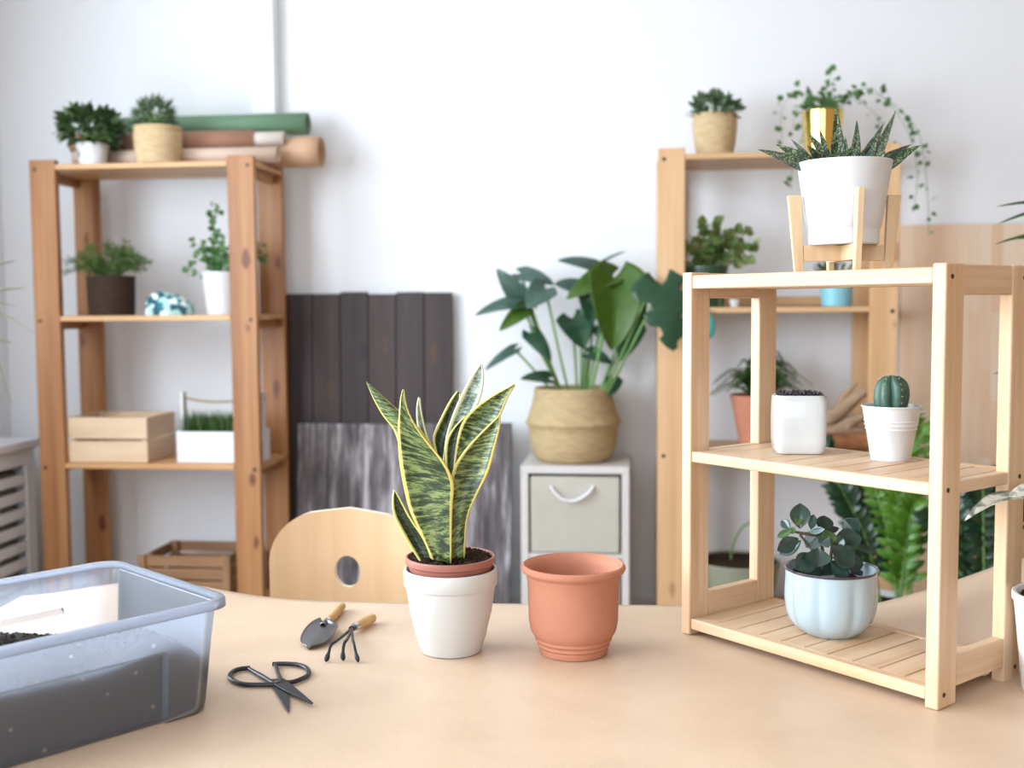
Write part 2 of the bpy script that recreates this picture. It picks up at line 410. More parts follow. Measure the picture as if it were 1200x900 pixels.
for X in (0, W - a):
    MB().box(X + .001, X + a - .001, bb + g, D - bb - g, .0225, .0625).build('side_rail', M_sy, sh, bevel=.0018)
    MB().box(X + .001, X + a - .001, bb + g, D - bb - g, .5300, .5690).build('side_rail', M_sy, sh, bevel=.0018)
    MB().box(X + .001, X + a - .001, bb + g, D - bb - g, .2751, .2914).build('side_rail', M_sy, sh, bevel=.0018)
def disc(mb, c, n, r, d):
    c, n = V(c), V(n).normalized(); return mb.tube([c - n * d, c + n * d], r, 14)
for X, sgn in ((W, 1), (0, -1)):
    for z in (.018, .283, .553):
        for Y in (.014, D - .014): disc(MB(), (X, Y, z), (sgn, 0, 0), .0032, .0006).build('screw', M_screw, sh)

# ------------------------------------------------------------------ pots helper
def pot(parent, prof, mat, name='pot', n=56, mod=None, z=0):
    """prof: outer profile from the base up then inside down, closed at both bottoms"""
    return MB().lathe([(r, z + h) for r, h in prof], n=n, mod=mod, cap0=True, cap1=True).build(name, mat, parent, smooth=35)

# white cachepot + snake plant in its terracotta nursery pot
pc = CW(-.0949, 1.6586, TZ)
cp = tag(MB().lathe([(.040, 0), (.0455, .001), (.047, .006), (.0525, .022), (.0615, .060), (.0662, .092), (.0676, .1003), (.0695, .1012), (.0705, .103), (.0710, .122), (.0695, .1262), (.0675, .1270), (.0660, .1255), (.0655, .115), (.058, .09), (.045, .008), (.04, .006)], n=64, cap1=True).build('cachepot', plain('cream_ceramic', (0.60, 0.59, 0.56), 0.42, var=.01), None, smooth=35),
   'smooth white ceramic cover pot holding the snake plant, left of the empty terracotta pot', 'pot')
cp.location = pc
sp = thing('snake_plant', 'snake plant with yellow-edged banded leaves in a thin terracotta nursery pot', 'plant', pc + V((0, 0, .0065)))
M_nurs = plain('red_plastic_terracotta', (0.34, 0.125, 0.09), 0.45, var=.05)
pot(sp, [(.030, 0), (.034, .001), (.0375, .02), (.0545, .105), (.0605, .112), (.0635, .126), (.0665, .1285), (.0675, .136), (.0668, .1385), (.0645, .1385), (.0620, .130), (.050, .10), (.04, .02), (.03, .01)], M_nurs)
soil_disc('soil', .0628, .1330, sp, M_soil, 3, amp=.012, grains=1100, gs=.0036)
M_snake, nt, b = newmat('snake_leaf')
uvn = N(nt, 'ShaderNodeUVMap'); sepx = N(nt, 'ShaderNodeSeparateXYZ'); nt.links.new(uvn.outputs[0], sepx.inputs[0])
mp = N(nt, 'ShaderNodeMapping'); mp.inputs['Scale'].default_value = (1.9, 44, 1); nt.links.new(uvn.outputs[0], mp.inputs[0])
oi = N(nt, 'ShaderNodeObjectInfo'); cx = N(nt, 'ShaderNodeCombineXYZ'); nt.links.new(oi.outputs['Random'], cx.inputs[2])
ad = N(nt, 'ShaderNodeVectorMath', operation='MULTIPLY_ADD'); ad.inputs[1].default_value = (1, 1, 1)
sc9 = N(nt, 'ShaderNodeVectorMath', operation='SCALE'); sc9.inputs['Scale'].default_value = 40; nt.links.new(cx.outputs[0], sc9.inputs[0])
nt.links.new(mp.outputs[0], ad.inputs[0]); nt.links.new(sc9.outputs[0], ad.inputs[2])
nz = noise_t(nt, ad.outputs[0], 1.0, 6, 0.75, 0.25)
band = ramp(nt, nz, [(0.43, (0.016, 0.030, 0.011)), (0.50, (0.065, 0.10, 0.028)), (0.56, (0.24, 0.30, 0.10))])
mu = N(nt, 'ShaderNodeMath', operation='MULTIPLY_ADD'); nt.links.new(sepx.outputs[0], mu.inputs[0]); mu.inputs[1].default_value = 2; mu.inputs[2].default_value = -1
ab = N(nt, 'ShaderNodeMath', operation='ABSOLUTE'); nt.links.new(mu.outputs[0], ab.inputs[0])
ed = N(nt, 'ShaderNodeMath', operation='MULTIPLY_ADD'); nt.links.new(nz, ed.inputs[0]); ed.inputs[1].default_value = 0.08; nt.links.new(ab.outputs[0], ed.inputs[2])
emask = ramp(nt, ed.outputs[0], [(0.90, (0, 0, 0)), (0.925, (1, 1, 1))])
cc = mixc(nt, emask, band, (0.66, 0.55, 0.14))
nt.links.new(cc, b.inputs['Base Color']); b.inputs['Roughness'].default_value = 0.38
def snake_variant(name, stops, edge, margin):
    m = M_snake.copy(); m.name = name
    rs_ = [n for n in m.node_tree.nodes if n.type == 'VALTORGB']
    for n in rs_:
        els = n.color_ramp.elements
        if len(els) == 3:
            for e, c_ in zip(els, stops): e.color = (*c_, 1)
        elif els[0].position > .8: els[0].position = margin; els[1].position = margin + .03
    for n in m.node_tree.nodes:
        if n.type == 'MIX': n.inputs[7].default_value = (*edge, 1)
    return m
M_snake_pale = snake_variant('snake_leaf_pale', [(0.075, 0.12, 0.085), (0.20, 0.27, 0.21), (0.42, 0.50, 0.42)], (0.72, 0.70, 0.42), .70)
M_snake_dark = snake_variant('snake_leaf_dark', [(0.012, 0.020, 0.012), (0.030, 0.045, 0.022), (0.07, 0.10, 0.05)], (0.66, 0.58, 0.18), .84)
def strip_leaf(name, rows, d0, d1, mat, parent, zoom=2.25, off=(400, 400), n=26, nu=8, cup=0.22, th=.0022, tw=0.0, label=None):
    """leaf blade through left/right edge points, cupped, at its own distance"""
    rr = interp(rows, n); base = parent.location; vs = []; uv = []; mb = MB(); grid_ = []
    for i, (xl, yl, xr, yr) in enumerate(rr):
        t = i / n; d = d0 + (d1 - d0) * min(1, t * 1.3)
        Lp = atd(off[0] + xl / zoom, off[1] + yl / zoom, d + tw * t); Rp = atd(off[0] + xr / zoom, off[1] + yr / zoom, d - tw * t)
        w = (Rp - Lp).length; row = []
        for j in range(nu + 1):
            u = j / nu
            row.append(Lp.lerp(Rp, u) + FWD * (cup * w * (1 - (2 * u - 1) ** 2)) - base); uv.append((u, t))
        grid_.append(row)
    mb.grid(grid_, uvs=uv)
    o = mb.build(name, mat, parent, smooth=180, solid=th, soff=0)
    if label: o['label'] = label
    return o
R_ = 1.655
SN = [
    ('B', [(240, 575, 290, 585), (205, 500, 291, 500), (178, 440, 293, 430), (158, 350, 296, 375), (151, 290, 275, 325), (149, 235, 235, 275), (152, 190, 197, 225), (156, 150, 173, 175), (162, 126, 165, 127)], R_ - .028, R_ - .038, .10, 0),
    ('A', [(240, 560, 285, 520), (190, 400, 270, 360), (160, 300, 252, 300), (140, 235, 225, 255), (110, 195, 190, 215), (85, 150, 138, 172), (67, 107, 70, 110)], R_, R_ + .005, -.18, .0),
    ('C', [(262, 575, 285, 575), (250, 450, 275, 450), (238, 330, 262, 330), (222, 268, 245, 290), (202, 222, 226, 250), (199, 175, 212, 190), (204, 147, 207, 150)], R_ + .012, R_ + .03, .2, 0),
    ('D', [(266, 575, 290, 575), (264, 450, 290, 450), (262, 350, 290, 365), (248, 290, 280, 310), (243, 250, 275, 285), (262, 205, 292, 240), (285, 160, 312, 182), (306, 131, 313, 138)], R_ + .012, R_ + .03, .35, 0),
    ('E', [(270, 580, 296, 580), (268, 460, 298, 460), (264, 365, 296, 360), (270, 300, 312, 300), (277, 250, 322, 245), (294, 195, 342, 200), (318, 140, 366, 150), (345, 90, 375, 100), (368, 59, 371, 61)], R_ + .008, R_ + .022, .22, 0),
    ('J', [(288, 580, 306, 580), (290, 480, 308, 480), (288, 380, 305, 380), (277, 330, 302, 320), (277, 270, 318, 262), (295, 232, 330, 205), (326, 198, 331, 200)], R_ + .0, R_ + .01, .3, 0),
    ('F', [(290, 580, 312, 580), (292, 490, 314, 490), (292, 400, 310, 400), (298, 320, 335, 310), (308, 250, 372, 262), (325, 205, 405, 225), (360, 170, 425, 182), (405, 140, 440, 146), (456, 113, 458, 116)], R_ - .004, R_ - .002, .2, 0),
    ('G', [(288, 585, 325, 570), (283, 500, 332, 470), (283, 420, 355, 410), (295, 340, 387, 345), (325, 290, 405, 280), (370, 240, 417, 230), (417, 196, 419, 199)], R_ - .010, R_ - .022, .2, 0),
    ('H', [(210, 585, 240, 575), (170, 520, 222, 525), (140, 460, 185, 470), (135, 420, 160, 425), (139, 391, 142, 393)], R_ - .004, R_ - .014, .35, 0),
]
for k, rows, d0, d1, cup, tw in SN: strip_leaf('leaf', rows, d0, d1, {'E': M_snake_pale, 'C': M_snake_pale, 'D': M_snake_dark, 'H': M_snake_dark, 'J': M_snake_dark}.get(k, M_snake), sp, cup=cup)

# empty terracotta pot
pe = CW(.0898, 1.646, TZ)
tp = tag(MB().lathe([(.040, 0), (.0505, .0005), (.0520, .004), (.0520, .010), (.0550, .013), (.0545, .017), (.0580, .021), (.0575, .025), (.0610, .029), (.0645, .036), (.0670, .050), (.0672, .058), (.0680, .094), (.0686, .110), (.0700, .113), (.0700, .118), (.0720, .121), (.0765, .124), (.0785, .1285), (.0775, .1325), (.0745, .1345), (.0700, .1320), (.0655, .1270), (.0625, .1180), (.0615, .06), (.052, .02), (.03, .012)], n=72, cap1=True).build('terracotta_pot', M_terra, None, smooth=40),
   'empty terracotta pot with rolled rim and ringed foot, right of the snake plant', 'pot')
tp.location = pe

# ------------------------------------------------------------------ jade plant in scalloped pot (bottom tier)
def place_on(px, py, zt):                    # room point on a tier of the front shelf
    return atz(px, py, zt)
jz = TZ + .0267 - .0004
jp = place_on(973, 741, jz); s = depth(jp) / FPX
jd = thing('jade_plant', 'dark-leaved jade plant in a pale blue scalloped pot on the bottom tier', 'plant', jp)
M_blue = plain('pale_blue_glaze', (0.40, 0.50, 0.55), 0.25, coat=.5, var=.04)
M_dkglaze = plain('dark_plum_glaze', (0.055, 0.04, 0.055), 0.12, coat=.8)
lobe = lambda th, z: 1 + .095 * abs(cos(4 * th + .12)) ** .5 * min(1, .35 + z / .02) * (1 - .7 * max(0, (z - .065) / .033)) - .052
lob2 = lambda th, z: 1 + .024 * abs(cos(4 * th + .12)) ** .55 - .012
pot(jd, [(.030, 0), (.039, .0005), (.0430, .004), (.0525, .012), (.0590, .022), (.0632, .036), (.0652, .052), (.0655, .070), (.0665, .085), (.0685, .098), (.0668, .0985), (.0625, .08), (.05, .03), (.03, .02)], M_blue, mod=lobe, n=96)
MB().lathe([(.0672, .0965), (.0682, .0990), (.0672, .1002), (.0655, .0990), (.0628, .085), (.0620, .078)], n=96, mod=lob2, cap0=False).build('rim', M_dkglaze, jd, smooth=40)
soil_disc('soil', .0615, .077, jd, M_soil, 5, grains=120)
M_jade = leafm('jade_leaf', (0.018, 0.050, 0.040), (0.06, 0.12, 0.095), 0.20, 0.03, 60, (0.10, 0.085, 0.08))
M_jadeg = leafm('jade_leaf_fresh', (0.09, 0.20, 0.05), (0.20, 0.32, 0.12), 0.3, 0.1, 60)
dj = depth(jp)
JL = [((412, 150), (414, 58), 50, 0), ((385, 152), (332, 178), 20, 1), ((377, 150), (347, 116), 24, 0), ((452, 155), (460, 98), 22, 0), ((490, 160), (550, 146), 20, 0), ((440, 160), (500, 150), 18, 0),
      ((408, 182), (332, 226), 40, 0), ((418, 190), (340, 240), 34, 0), ((492, 160), (432, 214), 44, 0), ((500, 165), (496, 102), 44, 0), ((522, 205), (505, 155), 40, 1), ((526, 200), (630, 182), 62, 0),
      ((622, 170), (568, 115), 48, 0), ((603, 205), (678, 233), 24, 0), ((524, 210), (604, 278), 62, 0), ((475, 215), (474, 284), 62, 0), ((468, 240), (398, 292), 52, 0), ((480, 272), (424, 314), 46, 0),
      ((560, 300), (486, 312), 54, 0), ((590, 318), (520, 262), 36, 0), ((560, 262), (636, 276), 44, 0), ((520, 290), (585, 312), 48, 0), ((398, 140), (415, 100), 20, 1), ((375, 165), (395, 145), 18, 1), ((520, 175), (478, 200), 40, 0), ((540, 215), (560, 175), 30, 0)]
rj = random.Random(11)
for i, (B_, T_, w, fr) in enumerate(JL):
    z3 = 3.0; dB = dj + rj.uniform(-.018, .012); dT = dB + rj.uniform(-.022, .018)
    B3 = atd(800 + B_[0] / z3, 570 + B_[1] / z3, dB) - jp; T3 = atd(800 + T_[0] / z3, 570 + T_[1] / z3, dT) - jp
    mb = MB(); nn = (-FWD + UP * rj.uniform(-.1, .9) + RIGHT * rj.uniform(-.5, .3))
    leaf(mb, B3, T3, 1.45 * w / z3 * dj / FPX, nn, 'jade', fold=.3, bend=-.06, th=.0030, nu=8, nv=10)
    mb.build('leaf', M_jadeg if fr else M_jade, jd, smooth=80)
def jpt(x, y, dd=0): return atd(800 + x / 3, 570 + y / 3, dj + dd) - jp
mb = MB()
for pts in ([(505, 335), (500, 260), (485, 190), (470, 165)], [(510, 335), (520, 260), (525, 205), (560, 195)], [(470, 170), (420, 165), (395, 160)], [(505, 330), (540, 290), (600, 210)], [(500, 300), (470, 240), (412, 170)], [(495, 200), (500, 160)]):
    mb.tube([jpt(*p) for p in pts], [.0032] + [.0024] * (len(pts) - 2) + [.0018], 8)
mb.build('stem', M_brownstem, jd)

# ------------------------------------------------------------------ rounded square pot with dark succulents (middle tier)
mz = TZ + .2916 - .0004
qp = place_on(935, 529.5, mz); sq = depth(qp) / FPX
su = thing('succulent_pot', 'squarish white glazed pot of dark spiky succulents on the middle tier', 'plant', qp, YAW - .13)
def sqmod(th, z):
    p = 7.0; return 1 / ((abs(cos(th)) ** p + abs(sin(th)) ** p) ** (1 / p))
hw = 29.5 * sq
pot(su, [(hw * .75, 0), (hw * .88, .001), (hw * .96, .006), (hw, .018), (hw * 1.01, .048), (hw, .078), (hw * .97, .0865), (hw * .90, .0900), (hw * .84, .0890), (hw * .82, .084), (hw * .80, .03), (hw * .6, .02)], plain('white_crackle_glaze', (0.56, 0.57, 0.56), 0.25, coat=.4, var=.05), mod=sqmod, n=96)
soil_disc('soil', hw * .84, .0800, su, M_soil, 8, grains=60)
M_dsuc = leafm('dark_succulent', (0.035, 0.025, 0.04), (0.10, 0.08, 0.10), 0.35, 0.02, 60, (0.30, 0.32, 0.32))
rs = random.Random(5)
for k in range(9):
    cx, cy = (k % 3 - 1) * hw * .52 + rs.uniform(-.003, .003), (k // 3 - 1) * hw * .52 + rs.uniform(-.003, .003)
    mb = MB()
    for q in range(17):
        aa = q * 2.4; el = .25 + .9 * q / 17; L = .017 * (1 - .25 * q / 17)
        d = V((cos(aa) * cos(el), sin(aa) * cos(el), sin(el)))
        B3 = V((cx, cy, .0825)) + d * .002
        leaf(mb, B3, B3 + d * L, .006, V((-d.x, -d.y, 1)), 'obov', fold=.3, bend=-.05, th=.0012, nu=4, nv=5)
    mb.build('rosette', M_dsuc, su, smooth=80)

# ------------------------------------------------------------------ cactus in a small white bucket (middle tier)
bp = place_on(1043.5, 538, mz); sb = depth(bp) / FPX
ca = thing('potted_cactus', 'ribbed blue-green cactus in a small white metal bucket on the middle tier', 'plant', bp, YAW)
M_enam = plain('white_enamel', (0.66, 0.67, 0.68), 0.3, coat=.3, var=.01)
h = .079; R0, R1 = 22.3 * sb, 33 * sb
pr = lambda z, e=0: (R0 + (R1 - R0) * z / h + e, z)
pot(ca, [(R0 * .8, .0015), (R0 - .001, .0015), (R0, 0), pr(.006), pr(.044), pr(.0455, .0012), pr(.047), pr(.050, 0), pr(.0515, .0012), pr(.053), pr(.056), pr(.0575, .001), pr(.059), pr(.075), (R1 + .0005, .077), (R1 + .0018, .0785), (R1 + .0005, .0800), (R1 - .001, .079), (R1 - .003, .07), (R0 - .001, .01), (R0 * .7, .008)], M_enam, 'bucket')
mb = MB()
for sg in (1,):
    mb.tube([V((sg * (R1 - .001), -.004, .068)), V((sg * (R1 + .004), -.004, .0695)), V((sg * (R1 + .008), -.0035, .0705)), V((sg * (R1 + .0105), 0, .071)), V((sg * (R1 + .008), .0035, .0705)), V((sg * (R1 + .004), .004, .0695)), V((sg * (R1 - .001), .004, .068))], .0010, 8)
mb.build('handle_ear', M_enam, ca)
soil_disc('soil', R1 - .004, .068, ca, M_soil, 9, grains=80)
M_cact = leafm('cactus_skin', (0.035, 0.11, 0.07), (0.13, 0.26, 0.18), 0.45, 0.0, 90)
rib = lambda th, z: 1.04 - .40 * (1 - abs(cos(3 * th + .75 + 9 * (z - .07))) ** .9) + .03 * sin(th + z * 70)
R = 18.5 * sb; zc = .070
prof = [(R * .70, zc - .006), (R * .84, zc), (R * .97, zc + .010), (R * 1.04, zc + .022), (R * 1.0, zc + .034), (R * .85, zc + .044), (R * .55, zc + .051), (R * .2, zc + .0535), (.0005, zc + .0525)]
prof = interp(prof, 20)
MB().lathe(prof, n=112, mod=rib, cap0=True, cap1=True).build('body', M_cact, ca, smooth=80)
mb = MB(); rc = random.Random(4)
for kk in range(6):
    th0 = (kk * pi - .75) / 3
    for (r, z) in prof[2:19:2]:
        for q in range(4):
            d = V((cos(th0) + rc.uniform(-.7, .7), sin(th0) + rc.uniform(-.7, .7), rc.uniform(-.5, .9))).normalized()
            p = V((cos(th0) * r, sin(th0) * r, z)); mb.tube([p, p + d * .0036], [.00035, .0001], 4)
mb.build('spines', plain('cactus_spine', (0.55, 0.45, 0.30), .6), ca)

# ------------------------------------------------------------------ plant stand and gasteria (top tier)
tz = TZ + .5652 - .0004
best = min((abs((lambda q: 600 + FPX * (q - CAM).dot(RIGHT) / (q - CAM).dot(FWD))(shw(x / 1000, .104, H)) - 988), x) for x in range(120, 400))[1] / 1000
gp = shw(best, .104, .5646); dg = depth(gp); sg_ = dg / FPX
st = thing('plant_stand', 'small crossed wooden plant stand on top of the pale pine shelf', 'plant stand', gp, YAW)
M_st = wood('stand_wood', (0.72, 0.52, 0.32), (0.60, 0.40, 0.22), 'z', 130, 6, .5)
rr_ = 46 * sg_; lt = 7 * sg_; ztop = (319 - 229) * sg_; zb0, zb1 = (319 - 305) * sg_, (319 - 287) * sg_
def splay(mb, f, w0=.0, ):  # side legs lean outwards a little towards the top
    return mb
for kdx, ang in enumerate((0, pi / 2, pi, 3 * pi / 2)):
    Mx = Matrix.Rotation(ang, 4, 'Z'); mb = MB()
    i0, i1, o0, o1 = rr_ - .002, rr_ + .004 , rr_ + .009, rr_ + .0175
    poly = [(rr_ - .001, 0), (rr_ + .008, 0), (rr_ + .0185, ztop), (rr_ - .0005 + .0, ztop)]
    vs = []
    for yy in (-lt / 2, lt / 2):
        for x, z in ((47 * sg_, 0), (57 * sg_, 0), (66 * sg_, ztop + (.004 if ang == 3 * pi / 2 else 0)), (50.5 * sg_, ztop + (.004 if ang == 3 * pi / 2 else 0))): vs.append(Mx @ V((x, yy, z)))
    mb.add(vs, [(0, 1, 2, 3), (7, 6, 5, 4), (0, 4, 5, 1), (1, 5, 6, 2), (2, 6, 7, 3), (3, 7, 4, 0)])
    mb.build('leg', M_st, st, bevel=.0006)
for ang in (0, pi / 2):
    Mx = Matrix.Rotation(ang, 4, 'Z')
    zz = 0.0 if ang == 0 else 0.0
    if ang == 0: MB().box(-47.3 * sg_, 47.3 * sg_, -lt / 2, lt / 2, zb0, zb1, Mx).build('crossbar', M_st, st, bevel=.0006)
    else:
        MB().box(lt / 2 + .0002, 47.3 * sg_, -lt / 2, lt / 2, zb0, zb1, Mx).box(-47.3 * sg_, -lt / 2 - .0002, -lt / 2, lt / 2, zb0, zb1, Mx).build('crossbar', M_st, st, bevel=.0006)
gq = gp + V((0, 0, zb1 + .0003))
gs = thing('gasteria_plant', 'dark speckled spiky succulent in a plain white pot on the wooden stand', 'plant', gq, YAW)
R0, R1 = 40 * sg_, 54 * sg_; hh = 96 * sg_
pot(gs, [(R0 * .9, .001), (R0 - .002, 0), (R0, .002), (R0 + .0006, .022), (R0 + .0018, .0235), (R0 + (R1 - R0) * .3, .04), (R1 - .001, hh - .004), (R1, hh - .001), (R1 - .001, hh), (R1 - .003, hh - .001), (R1 - .005, hh - .02), (R0 - .001, .01), (R0 * .7, .008)], plain('white_plastic', (0.66, 0.66, 0.67), .4, var=.01))
soil_disc('soil', R1 - .005, hh - .009, gs, M_soil, 12, grains=80)
M_gas, nt, b = newmat('gasteria_leaf')
sk = N(nt, 'ShaderNodeTexVoronoi'); sk.inputs['Scale'].default_value = 1; nt.links.new(coords(nt, (420, 420, 300)), sk.inputs['Vector'])
dots = ramp(nt, sk.outputs['Distance'], [(0.34, (1, 1, 1)), (0.48, (0, 0, 0))])
pn = noise_t(nt, coords(nt), 60, 2); pm = ramp(nt, pn, [(0.36, (0, 0, 0)), (0.5, (1, 1, 1))])
dm = mixc(nt, 1.0, dots, pm, 'MULTIPLY')
geo = N(nt, 'ShaderNodeObjectInfo')
gc = ramp(nt, geo.outputs['Random'], [(0, (0.014, 0.035, 0.014)), (0.6, (0.028, 0.050, 0.032)), (1, (0.055, 0.065, 0.055))])
nt.links.new(mixc(nt, dm, gc, (0.24, 0.30, 0.13)), b.inputs['Base Color']); b.inputs['Roughness'].default_value = .35
GL = [((953, 199), (888, 175), 14, -.01), ((956, 197), (909, 169), 15, .01), ((950, 190), (927, 163), 7, .03), ((964, 196), (946, 170), 14, -.02), ((974, 196), (947, 156), 13, -.005), ((970, 192), (960, 151), 8, .03),
      ((981, 197), (979, 124), 14, -.012), ((990, 192), (990.5, 160), 7, .02), ((1001, 190), (1004, 140), 9, .03), ((990, 197), (1006, 163), 17, -.025), ((1008, 192), (1036, 144), 9, .025), ((1020, 195), (1050, 129), 10, .012),
      ((1004, 197), (1029, 162), 15, -.018), ((1026, 193), (1068, 169), 10, .02), ((1026, 199), (1079, 170), 14, -.002), ((1017, 197), (1038, 177), 13, -.02)]
for (B_, T_, w, dd) in GL:
    cB = V(((B_[0] - 988) * .6 + 988, B_[1] + 4)); 
    B3 = atd(B_[0], B_[1] + 2, dg + dd * .6); T3 = atd(T_[0], T_[1], dg + dd * 1.6)
    Ri = Matrix.Rotation(-YAW, 3, 'Z')
    B3, T3 = Ri @ (B3 - gq), Ri @ (T3 - gq)
    leaf(MB(), B3, T3, w * 1.3 * sg_, V((.0, -1, .35)), 'spear', fold=.35, bend=.04, th=.004, nu=8, nv=14).build('leaf', M_gas, gs, smooth=80)

# ------------------------------------------------------------------ scissors, trowel, hand rake
M_blk = plain('black_iron', (0.022, 0.022, 0.026), 0.38, 0.3)
def zp(x, y, z=0, zoom=3.6, off=(250, 600)): return atz(off[0] + x / zoom, off[1] + y / zoom, TZ + z)
pv = zp(272, 735); pv.z = TZ
sc = thing('scissors', 'black iron bonsai scissors lying open on the kraft paper', 'scissors', pv)
def L(p): return p - pv
def loopt(pts, r, z):
    ip = interp([tuple(L(zp(*p))) for p in pts], 40); return MB().tube([V((p[0], p[1], z)) for p in ip], r, 10)
loopt([(262, 738), (200, 740), (130, 738), (90, 725), (70, 708), (78, 688), (108, 674), (155, 668)], .0034, .0036).tube([V(L(zp(148, 670)))*1 + V((0, 0, .0036)), L(zp(200, 702)) + V((0, 0, .0040)), L(zp(262, 738)) + V((0, 0, .0036))], [.0026, .0036, .0030], 10).build('finger_loop', M_blk, sc, smooth=60)
loopt([(282, 730), (330, 730), (375, 715), (402, 695), (395, 672), (360, 657), (310, 652), (250, 653)], .0034, .0040).tube([L(zp(262, 655)) + V((0, 0, .004)), L(zp(272, 690)) + V((0, 0, .0042)), L(zp(288, 728)) + V((0, 0, .0046))], [.0030, .0030, .0030], 10).build('finger_loop', M_blk, sc, smooth=60)
def blade(pts, z0, z1):
    P = [L(zp(*p)) for p in pts]; P = [(p.x, p.y) for p in P]
    ar = sum(P[i][0] * P[(i + 1) % len(P)][1] - P[(i + 1) % len(P)][0] * P[i][1] for i in range(len(P)))
    if ar < 0: P.reverse()
    return MB().prism(P, z0, z1)
blade([(240, 722), (300, 720), (328, 742), (422, 822), (416, 828), (330, 785), (262, 748)], .0040, .0062).build('blade', M_blk, sc, bevel=.0006)
blade([(245, 740), (290, 738), (322, 790), (322, 845), (314, 850), (270, 780)], .0012, .0036).build('blade', M_blk, sc, bevel=.0006)
MB().lathe([(.0042, .006), (.0042, .0072), (.003, .0080), (.0004, .0082)], n=20, cap1=True).build('pivot_screw', plain('dark_steel', (.12, .12, .13), .3, .9), sc)
M_hand = wood('tool_handle', (0.66, 0.40, 0.17), (0.52, 0.28, 0.10), 'x', 160, 20, .45)
M_steel = plain('grey_steel', (0.17, 0.165, 0.17), 0.30, .9)
M_ferr = plain('bright_ferrule', (0.75, 0.75, 0.76), 0.22, 1.0)
def handle(parent, org, A_, B_, r):
    d = (B_ - A_); n = 16; pts = [A_ + d * (i / n) for i in range(n + 1)]
    rad = [r * (0.86 + .14 * sin(pi * min(1, i / n * 1.1))) for i in range(n + 1)]; rad[-1] = r * .55; rad[-2] = r * .82
    MB().tube(pts, rad, 20).build('handle', M_hand, parent, smooth=50)
hA, hB = zp(483, 482), zp(548, 412); hA.z = TZ + .0085; hB.z = TZ + .0078
tr = thing('hand_trowel', 'small trowel with a wooden handle lying left of the hand rake', 'trowel', V((hA.x, hA.y, TZ)))
o3 = V((hA.x, hA.y, TZ)); rh = .0076
handle(tr, o3, hA - o3, hB - o3, rh)
fd = (hA - hB).normalized()
MB().tube([hA - o3, hA - o3 + fd * .010], [.0066, .0058], 18).build('ferrule', M_ferr, tr)
MB().tube([hA - o3 + fd * .010, hA - o3 + fd * .020, hA - o3 + fd * .028 + V((0, 0, -.001))], [.0052, .0060, .0058], 18, cap=False).build('socket', M_steel, tr, solid=.001)
TB = [(450, 488, 480, 492), (420, 497, 526, 510), (398, 510, 516, 530), (378, 530, 498, 552), (367, 553, 470, 568), (374, 570, 430, 580), (398, 583, 408, 584)]
gr = []
for i, (xl, yl, xr, yr) in enumerate(interp(TB, 18)):
    Lp, Rp = zp(xl, yl), zp(xr, yr); row = []
    for j in range(9):
        u = j / 8; p = Lp.lerp(Rp, u); zz = .0035 + .010 * max(0, 1 - i / 12) + .006 * abs(2 * u - 1) ** 1.5 - .0025
        row.append(V((p.x - o3.x, p.y - o3.y, zz)))
    gr.append(row)
MB().grid(gr).build('blade', M_steel, tr, smooth=60, solid=.0012, soff=0)
hA, hB = zp(606, 508), zp(677, 466); hA.z = TZ + .0105; hB.z = TZ + .0086
rk = thing('hand_rake', 'small three-tined rake with a wooden handle, right of the hand trowel', 'rake', V((hA.x, hA.y, TZ))); o3 = V((hA.x, hA.y, TZ))
handle(rk, o3, hA - o3, hB - o3, .0084)
fd = (hA - hB).normalized()
MB().tube([hA - o3, hA - o3 + fd * .010], [.0072, .0060], 18).build('ferrule', M_ferr, rk)
neck = hA - o3 + fd * .016
def rp(x, y, z):
    p = atz(250 + x / 3.6, 600 + y / 3.6, TZ + z); return p - o3
for pts in ([(525, 540, .022), (497, 560, .021), (486, 595, .011), (474, 632, .0016)], [(566, 535, .024), (552, 555, .023), (547, 590, .012), (547, 628, .0016)], [(588, 535, .024), (594, 560, .023), (602, 595, .012), (612, 634, .0016)]):
    P = [tuple(neck)] + [tuple(rp(*p)) for p in pts]; ip = [V(p) for p in interp(P, 20)]
    MB().tube(ip, [.0024] * 15 + [.0026, .0034, .0042, .0040, .0026, .0006], 10, flat=.8).build('tine', M_blk, rk, smooth=60)
MB().tube([hA - o3 + fd * .009, neck + fd * .004], [.0042, .0046], 12).build('neck', M_blk, rk)

